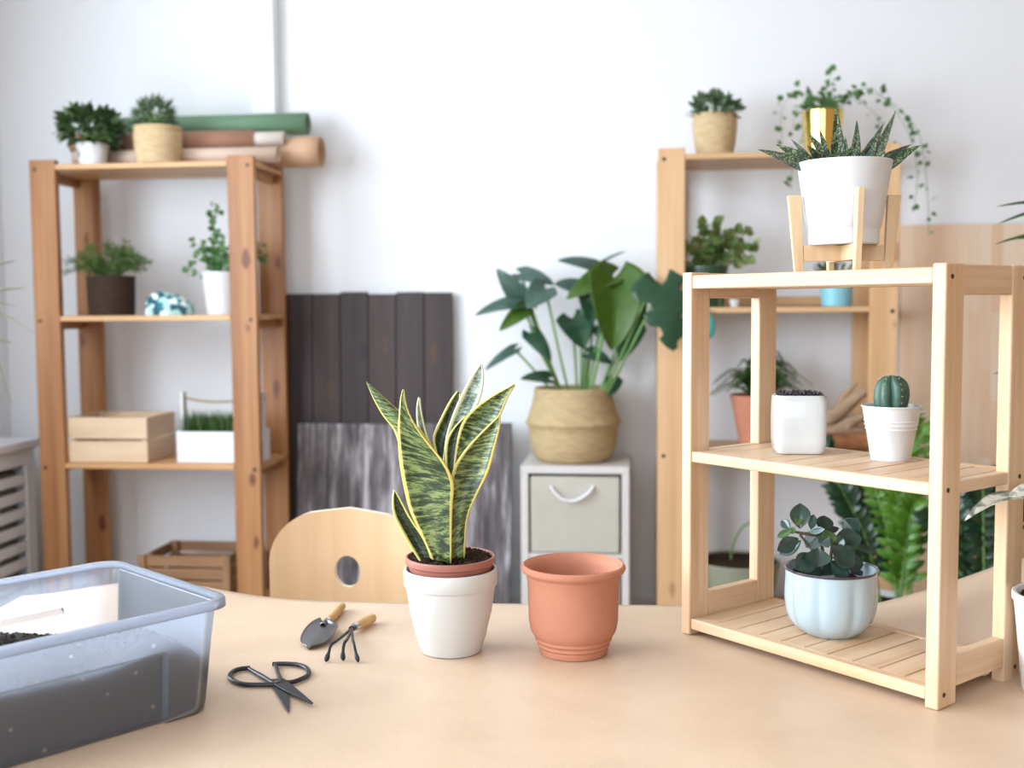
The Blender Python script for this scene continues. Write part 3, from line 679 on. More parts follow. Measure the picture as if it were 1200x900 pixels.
# ------------------------------------------------------------------ plastic storage box with potting soil
zr = .148
c1, c2 = atz(268, 700, TZ + zr), atz(133, 656, TZ + zr)
uu = (c2 - c1); WD = V((uu.x, uu.y, 0)).length; uu = V((uu.x, uu.y, 0)).normalized(); vv = V((uu.y, -uu.x, 0)) * -1
if vv.dot(RIGHT) > 0: vv = -vv
LN = .50
bo = V((c1.x, c1.y, TZ))
bx = thing('storage_box', 'translucent plastic storage box partly filled with potting soil', 'box', bo)
def outline(ins, rec, rad=.030):
    """a along the long side (vv), b along the short side (uu); recess rec on the long sides"""
    a0, a1, b0, b1 = ins, LN - ins, ins, WD - ins; pts = []
    def arc(ca, cb, s0, n=8):
        for i in range(n + 1):
            th = s0 + pi / 2 * i / n; pts.append((ca + rad * cos(th), cb + rad * sin(th)))
    ra, rb = .082, LN - .082
    arc(a0 + rad, b0 + rad, pi)
    pts.append((ra, b0)); pts.append((ra + .003, b0 + rec)); 
    for i in range(1, 12): pts.append((ra + (rb - ra) * i / 12, b0 + rec))
    pts.append((rb - .003, b0 + rec)); pts.append((rb, b0))
    arc(a1 - rad, b0 + rad, -pi / 2); arc(a1 - rad, b1 - rad, 0)
    pts.append((rb, b1)); pts.append((rb - .003, b1 - rec))
    for i in range(1, 12): pts.append((rb - (rb - ra) * i / 12, b1 - rec))
    pts.append((ra + .003, b1 - rec)); pts.append((ra, b1))
    arc(a0 + rad, b1 - rad, pi / 2)
    return pts
def lift(pts, z): return [vv * p[0] + uu * p[1] + V((0, 0, z)) for p in pts]
M_plas, nt, b = newmat('milky_plastic')
nt.nodes.remove(b); out = nt.nodes['Material Output']
tpn = N(nt, 'ShaderNodeBsdfTransparent'); tpn.inputs[0].default_value = (0.95, 0.965, 1.0, 1)
dfn = N(nt, 'ShaderNodeBsdfDiffuse'); dfn.inputs[0].default_value = (0.80, 0.88, 1.0, 1)
tln = N(nt, 'ShaderNodeBsdfTranslucent'); tln.inputs[0].default_value = (0.80, 0.88, 1.0, 1)
gln = N(nt, 'ShaderNodeBsdfGlossy'); gln.inputs['Roughness'].default_value = .22
m1 = N(nt, 'ShaderNodeMixShader'); m1.inputs[0].default_value = .72; nt.links.new(dfn.outputs[0], m1.inputs[1]); nt.links.new(tln.outputs[0], m1.inputs[2])
m2 = N(nt, 'ShaderNodeMixShader'); m2.inputs[0].default_value = .21; nt.links.new(tpn.outputs[0], m2.inputs[1]); nt.links.new(m1.outputs[0], m2.inputs[2])
fr = N(nt, 'ShaderNodeFresnel'); fr.inputs[0].default_value = 1.35
m3 = N(nt, 'ShaderNodeMixShader'); nt.links.new(fr.outputs[0], m3.inputs[0]); nt.links.new(m2.outputs[0], m3.inputs[1]); nt.links.new(gln.outputs[0], m3.inputs[2])
nt.links.new(m3.outputs[0], out.inputs[0])
M_rim = M_plas.copy(); M_rim.name = 'milky_plastic_rim'
for nd in M_rim.node_tree.nodes:
    if nd.type == 'MIX_SHADER' and abs(nd.inputs[0].default_value - .21) < 1e-4: nd.inputs[0].default_value = .55
rows = [lift(outline(.019, .006), .0)]
for z, ins, rec in ((.003, .017, .007), (.012, .0155, .008), (.045, .013, .009), (.088, .0095, .009), (.094, .009, .0), (.125, .006, 0), (.138, .005, 0), (.1405, .0045, 0)): rows.append(lift(outline(ins, rec), z))
mb = MB().grid([list(r) for r in rows], True); nn_ = len(rows[0]); mb.f.append(tuple(reversed(range(nn_))))
mb.build('body', M_plas, bx, smooth=50, solid=.0014, soff=0)
rr0 = [lift(outline(.0045, 0), .1405), lift(outline(.004, 0), .1465), lift(outline(.001, 0, .031), .1482), lift(outline(-.004, 0, .033), .1478), lift(outline(-.006, 0, .035), .1455), lift(outline(-.0065, 0, .035), .137)]
MB().grid(rr0, True).build('rim', M_rim, bx, smooth=50, solid=.0016, soff=0)
so = MB(); na, nb = 90, 60
def soil_hgt(a_, b_):
    a1 = a_; t_ = b_ / WD
    h = .078 + .030 * exp(-((a1 - .085) / .05) ** 2) * (1 - t_) + .05 * exp(-((a1 - .26) / .12) ** 2 - ((t_ - .38) / .25) ** 2) - .055 * max(0, t_ - .45)
    h -= .02 * exp(-(a1 / .04) ** 2)
    h += .004 * noise.noise(V((a_ * 60, b_ * 60, 2))) + .003 * noise.noise(V((a_ * 170, b_ * 170, 7)))
    return max(.02, h)
rows = []
i0 = .028
for i in range(na + 1):
    a_ = i0 + (LN - 2 * i0) * i / na; row = []
    for j in range(nb + 1):
        b_ = i0 + (WD - 2 * i0) * j / nb
        da, db = min(a_ - i0, LN - i0 - a_), min(b_ - i0, WD - i0 - b_)
        row.append((a_, b_, soil_hgt(a_, b_)))
    rows.append(row)
def loc(p): return vv * p[0] + uu * p[1] + V((0, 0, p[2]))
border = rows[0] + [r[-1] for r in rows[1:]] + list(reversed(rows[-1]))[1:] + [r[0] for r in reversed(rows)][1:-1]
top = [[loc(p) for p in r] for r in rows]; so.grid(top)
so.grid([[loc(p) for p in border], [loc((p[0], p[1], .004)) for p in border]], True)
rs = random.Random(2)
for k in range(1800):
    a_ = rs.uniform(i0, LN - i0); b_ = rs.uniform(i0, WD - i0); s_ = rs.uniform(.001, .0035); c_ = loc((a_, b_, soil_hgt(a_, b_) + s_ * .4))
    d = [rv(rs) * s_ for _ in range(3)]
    so.add([c_ + d[0], c_ + d[1], c_ + d[2], c_ - d[0], c_ - d[1] * 0.8, c_ - d[2]], [(0, 1, 2), (0, 2, 4), (3, 5, 1), (0, 5, 1), (3, 4, 2), (3, 1, 2), (0, 4, 5), (3, 5, 4)])
M_bsoil, nt, b = newmat('box_soil')
c = ramp(nt, noise_t(nt, coords(nt), 120, 5), [(0.35, (0.012, 0.008, 0.007)), (0.7, (0.045, 0.033, 0.027))])
vo = N(nt, 'ShaderNodeTexVoronoi'); vo.inputs['Scale'].default_value = 38; nt.links.new(coords(nt), vo.inputs['Vector'])
c = mixc(nt, ramp(nt, vo.outputs['Distance'], [(0.09, (1, 1, 1)), (0.14, (0, 0, 0))]), c, (0.35, 0.28, 0.20))
nt.links.new(c, b.inputs['Base Color']); b.inputs['Roughness'].default_value = .95
sob = so.build('potting_soil', M_bsoil, None, smooth=30); sob.location = bo
tag(sob, 'dark potting soil heaped inside the translucent storage box', 'soil', kind='stuff')

# ------------------------------------------------------------------ chair behind the table
M_ply = wood('birch_ply', (0.60, 0.40, 0.23), (0.52, 0.33, 0.17), 'z', 40, 3, .4, rnd=.02)
M_plye = plain('lit_ply_edge', (0.86, 0.76, 0.60), .5)  # paler than the ply: light from the left painted into the edge colour
dc = 2.38; cc0 = atd(411, 650, dc); zt = atd(411, 594, dc).z; scl = dc / FPX
ch = thing('plywood_chair', 'pale plywood chair with an oval hole in its backrest, behind the worktable', 'chair', V((cc0.x, cc0.y, 0)), YAW - .18)
half = 92 * scl; zbk = zt - .36
def back_outline(n=14):
    pts = []
    r = .105
    def arc(cx, cz, rx, rz, s0, s1):
        for i in range(n + 1):
            th = s0 + (s1 - s0) * i / n; pts.append((cx + rx * cos(th), cz + rz * sin(th)))
    arc(half - .03, zbk + .03, .03, .03, -pi / 2, 0)
    pts.append((half, zt - .20)); arc(half - .11, zt - .115, .11, .108, .0, pi / 2 - .25)
    pts.append((0, zt))
    arc(-half + .11, zt - .115, .11, .108, pi / 2 + .25, pi); pts.append((-half, zt - .20))
    arc(-half + .03, zbk + .03, .03, .03, pi, 1.5 * pi)
    return pts
po = back_outline(); hz = zt - 75 * scl; hx = -3 * scl
def curve_y(x): return -.055 * (x / half) ** 2 * 0.6
# plate with an oval hole: ring of quads from hole to outline, front and back
nh = 72
def ray_out(th):
    d = (cos(th), sin(th)); best_ = 10
    for i in range(len(po)):
        (x1, y1), (x2, y2) = po[i], po[(i + 1) % len(po)]
        x1 -= hx; x2 -= hx; y1 -= hz; y2 -= hz
        den = d[0] * (y2 - y1) - d[1] * (x2 - x1)
        if abs(den) < 1e-9: continue
        t_ = (x1 * (y2 - y1) - y1 * (x2 - x1)) / den; s_ = (x1 * d[1] - y1 * d[0]) / den
        if t_ > 0 and -1e-6 <= s_ <= 1 + 1e-6: best_ = min(best_, t_)
    return (hx + d[0] * best_, hz + d[1] * best_)
ths = sorted([2 * pi * i / nh for i in range(nh)] + [atan2(z - hz, x - hx) % (2 * pi) for x, z in po])
outer = [ray_out(t_) for t_ in ths]; inner = [(hx + 15.5 * scl * cos(t_), hz + 18.5 * scl * sin(t_)) for t_ in ths]
K = 8; T2 = .007
ringsF = []
for k in range(K + 1):
    f = (k / K) ** 1.0
    ringsF.append([(i_[0] + (o_[0] - i_[0]) * f, i_[1] + (o_[1] - i_[1]) * f) for i_, o_ in zip(inner, outer)])
front = [[V((x, curve_y(x) - T2, z)) for x, z in r] for r in ringsF]; backr = [[V((x, curve_y(x) + T2, z)) for x, z in r] for r in ringsF]
MB().grid(front, True).grid([list(reversed(r)) for r in backr], True).build('backrest', M_ply, ch, smooth=60)
MB().grid([front[-1], backr[-1]], True).grid([front[0], backr[0]], True).build('backrest_edge', M_plye, ch, smooth=60)
MB().box(-.19, .19, .02, .40, .438, .45).build('seat', M_ply, ch, bevel=.004)
for sx in (-1, 1):
    MB().tube([V((sx * .17, .03, .0)), V((sx * .17, .03, .43))], .014, 14).build('leg', M_ply, ch)
    MB().tube([V((sx * .17, .37, .0)), V((sx * .17, .37, .43))], .014, 14).build('leg', M_ply, ch)
    MB().box(sx * .12 - .02, sx * .12 + .02, -.012, .02, .40, zbk + .1).build('back_support', M_ply, ch, bevel=.003)

# ------------------------------------------------------------------ open pine racks against the back wall
def rack(name, label, x0, y0, Wd, pa, Hh, Dp, boards, Mz, Mx, My, bolts, rear_bars=()):
    r = thing(name, label, 'shelving unit', (x0, y0, 0), group='open pine racks against the back wall'); T = .032
    for X in (0, Wd - pa):
        for Y in (0, Dp - T): MB().box(X, X + pa, Y, Y + T, 0, Hh).build('post', Mz, r, bevel=.003)
    for z1 in boards:
        z0 = z1 - .020
        poly = [(pa + .0005, 0), (Wd - pa - .0005, 0), (Wd - pa - .0005, T + .0005), (Wd, T + .0005), (Wd, Dp - T - .0005), (Wd - pa - .0005, Dp - T - .0005), (Wd - pa - .0005, Dp), (pa + .0005, Dp), (pa + .0005, Dp - T - .0005), (0, Dp - T - .0005), (0, T + .0005), (pa + .0005, T + .0005)]
        MB().prism(poly, z0, z1).build('shelf_board', Mx, r, bevel=.002)
        for X in (.004, Wd - pa * .5): MB().box(X, X + .022, T + .0005, Dp - T - .0005, z0 - .034, z0 - .0005).build('side_rail', My, r, bevel=.002)
        for X in ((pa * .22, Wd - pa * .22)): disc(MB(), (X, 0, z0 + .002), (0, -1, 0), .0075, .0012).build('bolt', M_screw, r)
    for z in rear_bars: MB().box(pa + .0005, Wd - pa - .0005, Dp - T, Dp - .012, z, z + .036).build('rear_bar', Mx, r, bevel=.002)
    return r
LX, LY = -2.300, 4.036
RX, RY = .069, 4.1325
LB = [1.819, 1.246, .680, .12]; RB = [1.819, 1.262, .732, .10]
rack('pine_shelving_unit', 'orange-toned pine rack on the left, with paper rolls on top', LX, LY, .88, .1024, 1.837, .36, LB, M_pz, M_px, M_py, True)
rack('pine_shelving_unit', 'paler pine rack on the right, half hidden by the tabletop shelf', RX, RY, .857, .098, 1.841, .36, RB, M_rz, M_rx, M_ry, True, rear_bars=(1.266,))

# ------------------------------------------------------------------ generic foliage for background plants
def X_at(px, y, z=1.4):                      # room x seen at pixel column px on plane y
    return aty(px, 300, y).x
def spot(px, y, z): return V((X_at(px, y), y, z))
def shrub(parent, c, rx, rz, n, ls, mat, seed, prof='ovate', wr=.5, stems=True, base=(0, 0, 0), upbias=.5, name='foliage', smat=None, flat=1.0):
    rnd = random.Random(seed); mb = MB(); sm = MB(); c = V(c)
    for k in range(n):
        d = rv(rnd, upbias * .3); rr = rnd.uniform(.35, 1) ** .6
        p = c + V((d.x * rx * rr, d.y * rx * rr * flat, d.z * rz * rr))
        ld = (d + V((rnd.uniform(-.6, .6), rnd.uniform(-.6, .6), rnd.uniform(-.2, .8)))).normalized(); L_ = ls * rnd.uniform(.6, 1.25)
        leaf(mb, p, p + ld * L_, L_ * wr, rv(rnd, .8), prof, fold=.2, bend=.08, nu=2, nv=4)
        if stems and k % 6 == 0: sm.tube([V(base), V(base).lerp(p, .5) + V((0, 0, .01)), p], .0012, 4)
    o = mb.build(name, mat, parent, smooth=80)
    if stems: sm.build('stems', smat or M_stem, parent)
    return o
G_dark = leafm('leaf_dark_green', (0.02, 0.06, 0.015), (0.10, 0.19, 0.05), .35, .2, 30, (0.38, 0.48, 0.26))
G_mid = leafm('leaf_mid_green', (0.07, 0.15, 0.06), (0.22, 0.34, 0.17), .5, .3, 30, (0.48, 0.58, 0.38))
G_fresh = leafm('leaf_fresh_green', (0.10, 0.24, 0.04), (0.24, 0.40, 0.10), .45, .35, 30)
G_fern = leafm('fern_green', (0.09, 0.20, 0.04), (0.20, 0.34, 0.09), .5, .35, 30, (0.42, 0.34, 0.10))
G_ivy = leafm('ivy_green', (0.05, 0.18, 0.04), (0.20, 0.40, 0.13), .4, .25, 30)
G_var = leafm('variegated_green', (0.07, 0.20, 0.03), (0.32, 0.42, 0.12), .4, .3, 30, (1.1, 1.1, 0.6))
M_seag = weave('seagrass_weave', (0.70, 0.54, 0.33), (0.38, 0.24, 0.10), 30, 100)
M_seag2 = weave('pale_seagrass_weave', (0.56, 0.43, 0.24), (0.32, 0.21, 0.10), 30, 90, bstr=.5)

def simple_pot(parent, r0, r1, h, mat, lip=.004, bulge=0, name='pot'):
    return pot(parent, [(r0 * .8, 0), (r0, .001), (r0 + (r1 - r0) * .35 + bulge, h * .35), (r0 + (r1 - r0) * .75 + bulge, h * .75), (r1 - .001, h - lip * 3), (r1 + lip * .4, h - lip * 2.6), (r1 + lip * .4, h - .001), (r1, h), (r1 - .004, h - .001), (r1 - .006, h - .02), (r0 * .8, .02), (r0 * .5, .018)], mat, name, n=40)

# left rack, top board
y = 4.10; p = spot(112.5, y, LB[0]); s = depth(p) / FPX
o = thing('potted_plant', 'bushy dark-leaved plant in a small white pot, leftmost on the left rack', 'plant', p)
simple_pot(o, 15 * s, 18.5 * s, 25 * s, M_white); soil_disc('soil', 16 * s, 22 * s, o, M_soil, 1, grains=0)
shrub(o, (-1 * s, 0, 42 * s), 31 * s, 22 * s, 330, 15 * s, G_dark, 21, wr=.5, base=(0, 0, 22 * s))
y = 4.105; p = spot(189, y, LB[0]); s = depth(p) / FPX
o = thing('potted_plant', 'grey-green feathery plant in a woven seagrass pot beside the paper rolls', 'plant', p)
simple_pot(o, 24 * s, 27 * s, 43 * s, M_seag, bulge=1.5 * s); soil_disc('soil', 24 * s, 39 * s, o, M_soil, 2, grains=0)
shrub(o, (-3 * s, 0, 56 * s), 22 * s, 18 * s, 420, 10 * s, G_mid, 22, 'lance', .35, base=(0, 0, 39 * s))
# rolls
def roll(name, label, cat, px0, px1, py, y, rpx, mat, thick=.0022, r0px=None, inner=True, matin=None, pts=None):
    P1 = aty(px1, py, y); s_ = depth(P1) / FPX; x0_ = X_at(px0, y); ln = P1.x - x0_
    r = (r0px or rpx) * s_; r1 = rpx * s_
    o = thing(name, label, cat, V((x0_, y, P1.z)), group='paper rolls on top of the left rack'); mb = MB(); n = 28; rows = []
    prf = pts or [(0, r0px or rpx), (1, rpx)]
    for t_, rp_ in prf:
        rows.append([V((t_ * ln, cos(2 * pi * j / n) * rp_ * s_, sin(2 * pi * j / n) * rp_ * s_ + (rp_ - prf[-1][1]) * s_)) for j in range(n)])
    mb.grid(rows, True).build('outer_sheet', mat, o, smooth=60, solid=thick, soff=-1)
    # spiral inner layer of the rolled sheet
    sp_ = []
    for t_ in (0.001, .999):
        rp_ = prf[0][1] if t_ < .5 else prf[-1][1]
        sp_.append([V((t_ * ln, cos(th) * rp_ * s_ * (.93 - .018 * th), sin(th) * rp_ * s_ * (.93 - .018 * th) + (rp_ - prf[-1][1]) * s_)) for th in [i * .3 for i in range(34)]])
    if inner: MB().grid(sp_).build('inner_layer', matin or mat, o, smooth=60, solid=.0006, soff=0)
    return o
M_green = plain('green_paper', (0.15, 0.28, 0.17), .5, var=.05)
M_kraft = plain('kraft_roll', (0.56, 0.35, 0.22), .6, var=.06, bscale=120)
M_kraft2 = plain('brown_kraft_roll', (0.38, 0.20, 0.13), .65, var=.08, bscale=160)
M_pale = plain('pale_paper', (0.78, 0.70, 0.64), .6, var=.03)
roll('paper_roll', 'long sage-green paper roll lying on top of the brown rolls', 'paper roll', 128, 361, 145, 4.352, 13, M_green)
roll('paper_roll', 'brown textured paper roll directly under the green roll, ending short', 'paper roll', 90, 300, 164, 4.255, 12, M_kraft2, inner=False)
roll('paper_roll', 'pale paper roll with a flat end poking out under the green roll', 'paper roll', 200, 334, 162.5, 4.255, 8.5, M_pale)
roll('paper_roll', 'wide tan kraft roll flaring to a round open end at the right', 'paper roll', 104, 377, 178, 4.31, 17.5, M_kraft, pts=[(0, 10), (.66, 10), (.76, 12), (.83, 15.5), (.88, 17.5), (.93, 17.8), (1, 17.5)])
roll('paper_roll', 'thin pale tan paper roll lying lowest, ending behind the rack post', 'paper roll', 92, 326, 181, 4.205, 9.5, plain('pale_tan_paper', (0.72, 0.55, 0.44), .6, var=.05))

# left rack, middle board
y = 4.16; p = spot(129, y, LB[1]); s = depth(p) / FPX
o = thing('potted_fern', 'feathery asparagus fern in a dark brown wicker pot on the left rack', 'plant', p)
M_dkwick = weave('dark_wicker', (0.055, 0.03, 0.018), (0.012, 0.007, 0.005), 26, 70)
simple_pot(o, 26 * s, 27.5 * s, 46 * s, M_dkwick, lip=.003); soil_disc('soil', 24 * s, 41 * s, o, M_soil, 2, grains=0)
rnd = random.Random(31); mb = MB(); sm = MB()
for k in range(85):
    a_ = rnd.uniform(0, 2 * pi); rch = rnd.uniform(.35, 1) * 50 * s; hgt = rnd.uniform(16, 56) * s * (1.2 - .5 * rch / (50 * s))
    b0 = V((cos(a_) * 8 * s, sin(a_) * 6 * s, 42 * s)); pts = [b0, b0 + V((cos(a_) * rch * .45, sin(a_) * rch * .3, hgt * .8)), b0 + V((cos(a_) * rch, sin(a_) * rch * .5, hgt * .62))]
    ip = [V(q) for q in interp([tuple(q) for q in pts], 12)]; sm.tube(ip, .0008, 3)
    for q in ip[3:]:
        for z_ in range(5):
            d = rv(rnd, .3); leaf(mb, q, q + d * 8 * s * rnd.uniform(.5, 1), 1.5 * s, rv(rnd), 'lance', nu=2, nv=2)
mb.build('foliage', G_fern, o, smooth=80); sm.build('stems', M_stem, o)
# folded patterned cloth
y = 4.17; p = spot(197, y, LB[1]); s = depth(p) / FPX
M_cloth, nt, b = newmat('teal_patterned_cloth')
vo = N(nt, 'ShaderNodeTexVoronoi'); vo.inputs['Scale'].default_value = 42; nt.links.new(coords(nt), vo.inputs['Vector'])
vc = ramp(nt, vo.outputs['Color'], [(0.0, (0.02, 0.10, 0.14)), (0.42, (0.03, 0.20, 0.22)), (0.45, (0.42, 0.68, 0.64)), (0.7, (0.78, 0.86, 0.84))], 'CONSTANT')
nt.links.new(vc, b.inputs['Base Color']); b.inputs['Roughness'].default_value = .85
rows = []
for i in range(25):
    th = pi / 2 * i / 24; row = []
    for j in range(48):
        f = 2 * pi * j / 48; r = cos(th) ** .75; x_, y_ = cos(f) * 29 * s * r, sin(f) * 22 * s * r
        z_ = 25 * s * sin(th) ** .8 * (1 - .25 * cos(f) * r)
        n_ = noise.noise(V((x_ * 45, y_ * 45, z_ * 30))) * .008 + .003 * sin(j * 1.1 + i * .9)
        row.append(V((x_ * (1 + n_ * 12), y_ * (1 + n_ * 12), max(0, z_ + n_ * sin(th)))))
    rows.append(row)
o = thing('folded_cloth', 'teal and white patterned cloth bunched up on the left rack', 'cloth', p)
MB().grid(rows, True).build('fabric', M_cloth, o, smooth=180, sub=1)
# trailing plant in white pot
y = 4.17; p = spot(260, y, LB[1]); s = depth(p) / FPX
o = thing('potted_plant', 'trailing round-leaved vine in a tall white pot behind the left rack post', 'plant', p)
simple_pot(o, 18 * s, 24 * s, 50 * s, M_white, lip=.002); soil_disc('soil', 20 * s, 46 * s, o, M_soil, 2, grains=0)
def vines(parent, paths, s, step, lsz, mat, seed, y_spread=.02, ox=0, oz=0, name='leaves'):
    """paths in pixels relative to the pot foot: (dx, dz) lists"""
    rnd = random.Random(seed); mb = MB(); sm = MB()
    for path in paths:
        yo = rnd.uniform(-y_spread, y_spread)
        P = [(dx * s, yo * min(1, i), dz * s) for i, (dx, dz) in enumerate(path)]; ip = [V(q) for q in interp(P, max(6, int(len(path) * 7)))]
        sm.tube(ip, .0011, 4)
        for k, q in enumerate(ip[2:]):
            if k % step: continue
            d = rv(rnd, .1); d.y *= .6; L_ = lsz * s * rnd.uniform(.7, 1.2)
            st_ = q + d * L_ * .5
            leaf(mb, st_, st_ + d * L_, L_ * .95, rv(rnd, .6) + V((0, -1.2, .3)), 'ovate', fold=.15, bend=.1, nu=4, nv=5)
    mb.build(name, mat, parent, smooth=80); sm.build('stems', M_stem, parent)
vines(o, [[(0, 46), (-4, 75), (-8, 100), (-6, 122)], [(0, 46), (-15, 70), (-35, 62), (-42, 45)], [(0, 46), (-10, 62), (-22, 80), (-34, 84)], [(0, 46), (6, 66), (-4, 90)], [(0, 46), (20, 68), (40, 72), (52, 62)], [(0, 46), (-12, 56), (-20, 48)], [(0, 46), (12, 60), (30, 78), (46, 80)], [(0, 46), (-8, 90), (-6, 126)], [(0, 46), (-5, 60), (-15, 72)], [(0, 46), (5, 62), (10, 85)]], s, 1, 8, G_ivy, 41)

# left rack, lower board: slatted crate, white planter with grass
y = 4.12; pA = aty(79, 500, 4.06); s = depth(pA) / FPX; cw = 97 * s
o = thing('slatted_crate', 'pale two-slat wooden crate on the left rack beside the white planter', 'crate', V((pA.x, 4.062, LB[2])))
M_cr = wood('crate_spruce', (0.72, 0.54, 0.37), (0.60, 0.42, 0.26), 'x', 60, 4)
M_cry = wood('crate_spruce_side', (0.66, 0.48, 0.32), (0.56, 0.38, 0.24), 'y', 60, 4)
cz = 53 * s; cdp = .26
for (z0, z1) in ((.001, cz * .47), (cz * .53, cz)):
    for Y in (0, cdp - .009): MB().box(0, cw, Y, Y + .009, z0, z1).build('slat', M_cr, o, bevel=.002)
    for X in (.0, cw - .009): MB().box(X, X + .009, .0095, cdp - .0095, z0, z1).build('slat', M_cry, o, bevel=.002)
for X in (.0095, cw - .0245):
    for Y in (.0095, cdp - .0245): MB().box(X, X + .015, Y, Y + .015, .001, cz - .004).build('corner_block', M_cr, o)
MB().box(.0095, cw - .0095, .0095, cdp - .0095, .001, .008).build('bottom', M_cr, o)
pA = aty(205, 520, 4.06); s = depth(pA) / FPX; pw = 100 * s; ph_ = 37 * s; pd = .13
o = thing('grass_planter', 'white wooden trug planter of green grass with a rope handle', 'planter', V((pA.x, 4.075, LB[2])))
M_trug = plain('white_painted_wood', (0.70, 0.70, 0.71), .5)
MB().box(0, pw, 0, .008, .001, ph_).build('side_panel', M_trug, o, bevel=.002); MB().box(0, pw, pd - .008, pd, .001, ph_).build('side_panel', M_trug, o, bevel=.002)
for X in (0, pw - .010):
    MB().box(X, X + .010, .0085, pd - .0085, .001, ph_ + .002).build('end_panel', M_trug, o, bevel=.002)
    MB().box(X, X + .010, pd * .35, pd * .65, ph_ + .0025, 82 * s).build('handle_post', M_trug, o, bevel=.002)
MB().box(.0105, pw - .0105, .0085, pd - .0085, .001, .01).build('bottom', M_trug, o)
MB().box(.011, pw - .011, .009, pd - .009, .0105, ph_ - .012).build('soil', M_soil, o)
MB().tube([V(q) for q in interp([(-.010, pd / 2, 76 * s), (.01, pd / 2, 75 * s), (pw * .3, pd / 2, 71 * s), (pw * .6, pd / 2, 71 * s), (pw + .01, pd / 2, 75 * s)], 20)], .0045, 8).build('rope_handle', plain('jute_rope', (0.33, 0.26, 0.13), .9, bscale=300), o)
rnd = random.Random(9); mb = MB()
for k in range(700):
    b0 = V((rnd.uniform(.014, pw - .014), rnd.uniform(.014, pd - .014), ph_ - .013)); tt = b0 + V((rnd.uniform(-.012, .012), rnd.uniform(-.012, .012), rnd.uniform(.06, .098)))
    leaf(mb, b0, tt, .0035, rv(rnd), 'grass', nu=2, nv=3)
mb.build('grass', leafm('grass_green', (0.04, 0.12, 0.015), (0.12, 0.27, 0.04), .5, .3), o, smooth=80)

# dark wooden crate on bottom board
M_dc = wood('brown_crate_wood', (0.36, 0.20, 0.10), (0.20, 0.10, 0.05), 'x', 60, 4)
M_dcz = wood('brown_crate_wood_post', (0.38, 0.22, 0.11), (0.22, 0.11, 0.05), 'z', 60, 4)
pA = aty(166, 650, 4.08); s = depth(pA) / FPX; ht = pA.z - LB[3]; cw = 104 * s
o = thing('wooden_crate', 'dark brown slatted wooden crate low in the left rack, behind the storage box', 'crate', V((pA.x, 4.08, LB[3])))
nz_ = 4; cdp = .285
for k in range(nz_):
    z0, z1 = .002 + (ht - .002) * k / nz_ + .004, .002 + (ht - .002) * (k + 1) / nz_ - .004
    for Y in (0, cdp - .01): MB().box(0, cw, Y, Y + .01, z0, z1).build('slat', M_dc, o, bevel=.002)
    for X in (.0, cw - .01): MB().box(X, X + .01, .0105, cdp - .0105, z0, z1).build('slat', M_dc, o, bevel=.002)
for X in (.0105, cw - .0355):
    for Y in (.0105, cdp - .0355): MB().box(X, X + .025, Y, Y + .025, .001, ht).build('corner_post', M_dcz, o, bevel=.002)
for X in (-.0125, cw - .016): MB().box(X, X + .0285, -.0125, -.0005, .001, ht).build('corner_batten', M_dcz, o, bevel=.002)
MB().box(.0105, cw - .0105, .0105, cdp - .0105, .001, .01).build('bottom', M_dc, o)

# ------------------------------------------------------------------ leaning plank panels
def planks(name, label, pxl, pxr, pytop, ybase, ytop, n, mats, seams=None, gap=.001, th=.018, seed=0, zvar=.004, board='plank'):
    A_ = aty(pxl, pytop, ytop); B_ = aty(pxr, pytop, ytop); w = B_.x - A_.x; top_ = A_.z
    o = thing(name, label, 'panel', V((A_.x, ybase, 0.001)), group='plank panels leaning on the back wall')
    ln = sqrt(top_ ** 2 + (ytop - ybase) ** 2); lean = atan2(ytop - ybase, top_); o.rotation_euler = (-lean, 0, 0)
    rnd = random.Random(seed); xs = [w * i / n for i in range(n + 1)]
    for i in range(n): MB().box(xs[i] + gap, xs[i + 1] - gap, rnd.uniform(-.0015, .0015), th, .0, ln - rnd.uniform(0, zvar)).build(board, mats[i % len(mats)], o, bevel=.003)
    return o
MB_dk = [wood('dark_stained_plank', (0.075, 0.055, 0.055), (0.040, 0.028, 0.030), 'z', 40, 2, .6, knots=.7, knotc=(.03, .02, .03), rnd=.3), wood('dark_umber_plank', (0.085, 0.060, 0.055), (0.045, 0.032, 0.032), 'z', 36, 2, .6, knots=.6, knotc=(.10, .05, .03), rnd=.3)]
planks('plank_panel', 'dark-stained plank panel leaning on the wall between the rack and monstera', 333.5, 530, 343, 4.415, 4.475, 6, MB_dk, seed=3, zvar=.012)
M_gw, nt, b = newmat('weathered_plank')
w1 = noise_t(nt, coords(nt, (30, 30, 2.2)), 1, 5, .7, .8); w2 = noise_t(nt, coords(nt, (12, 12, 3)), 1, 3, .6, .4)
mx_ = N(nt, 'ShaderNodeMath', operation='MULTIPLY'); nt.links.new(w1, mx_.inputs[0]); nt.links.new(w2, mx_.inputs[1])
nt.links.new(ramp(nt, mx_.outputs[0], [(0.17, (0.06, 0.05, 0.052)), (0.26, (0.15, 0.13, 0.135)), (0.36, (0.42, 0.40, 0.42))]), b.inputs['Base Color']); b.inputs['Roughness'].default_value = .8
planks('plank_panel', 'grey weathered plank panel leaning in front of the dark one', 349, 600, 494, 4.30, 4.385, 7, [M_gw], seed=5, zvar=.01, th=.016)
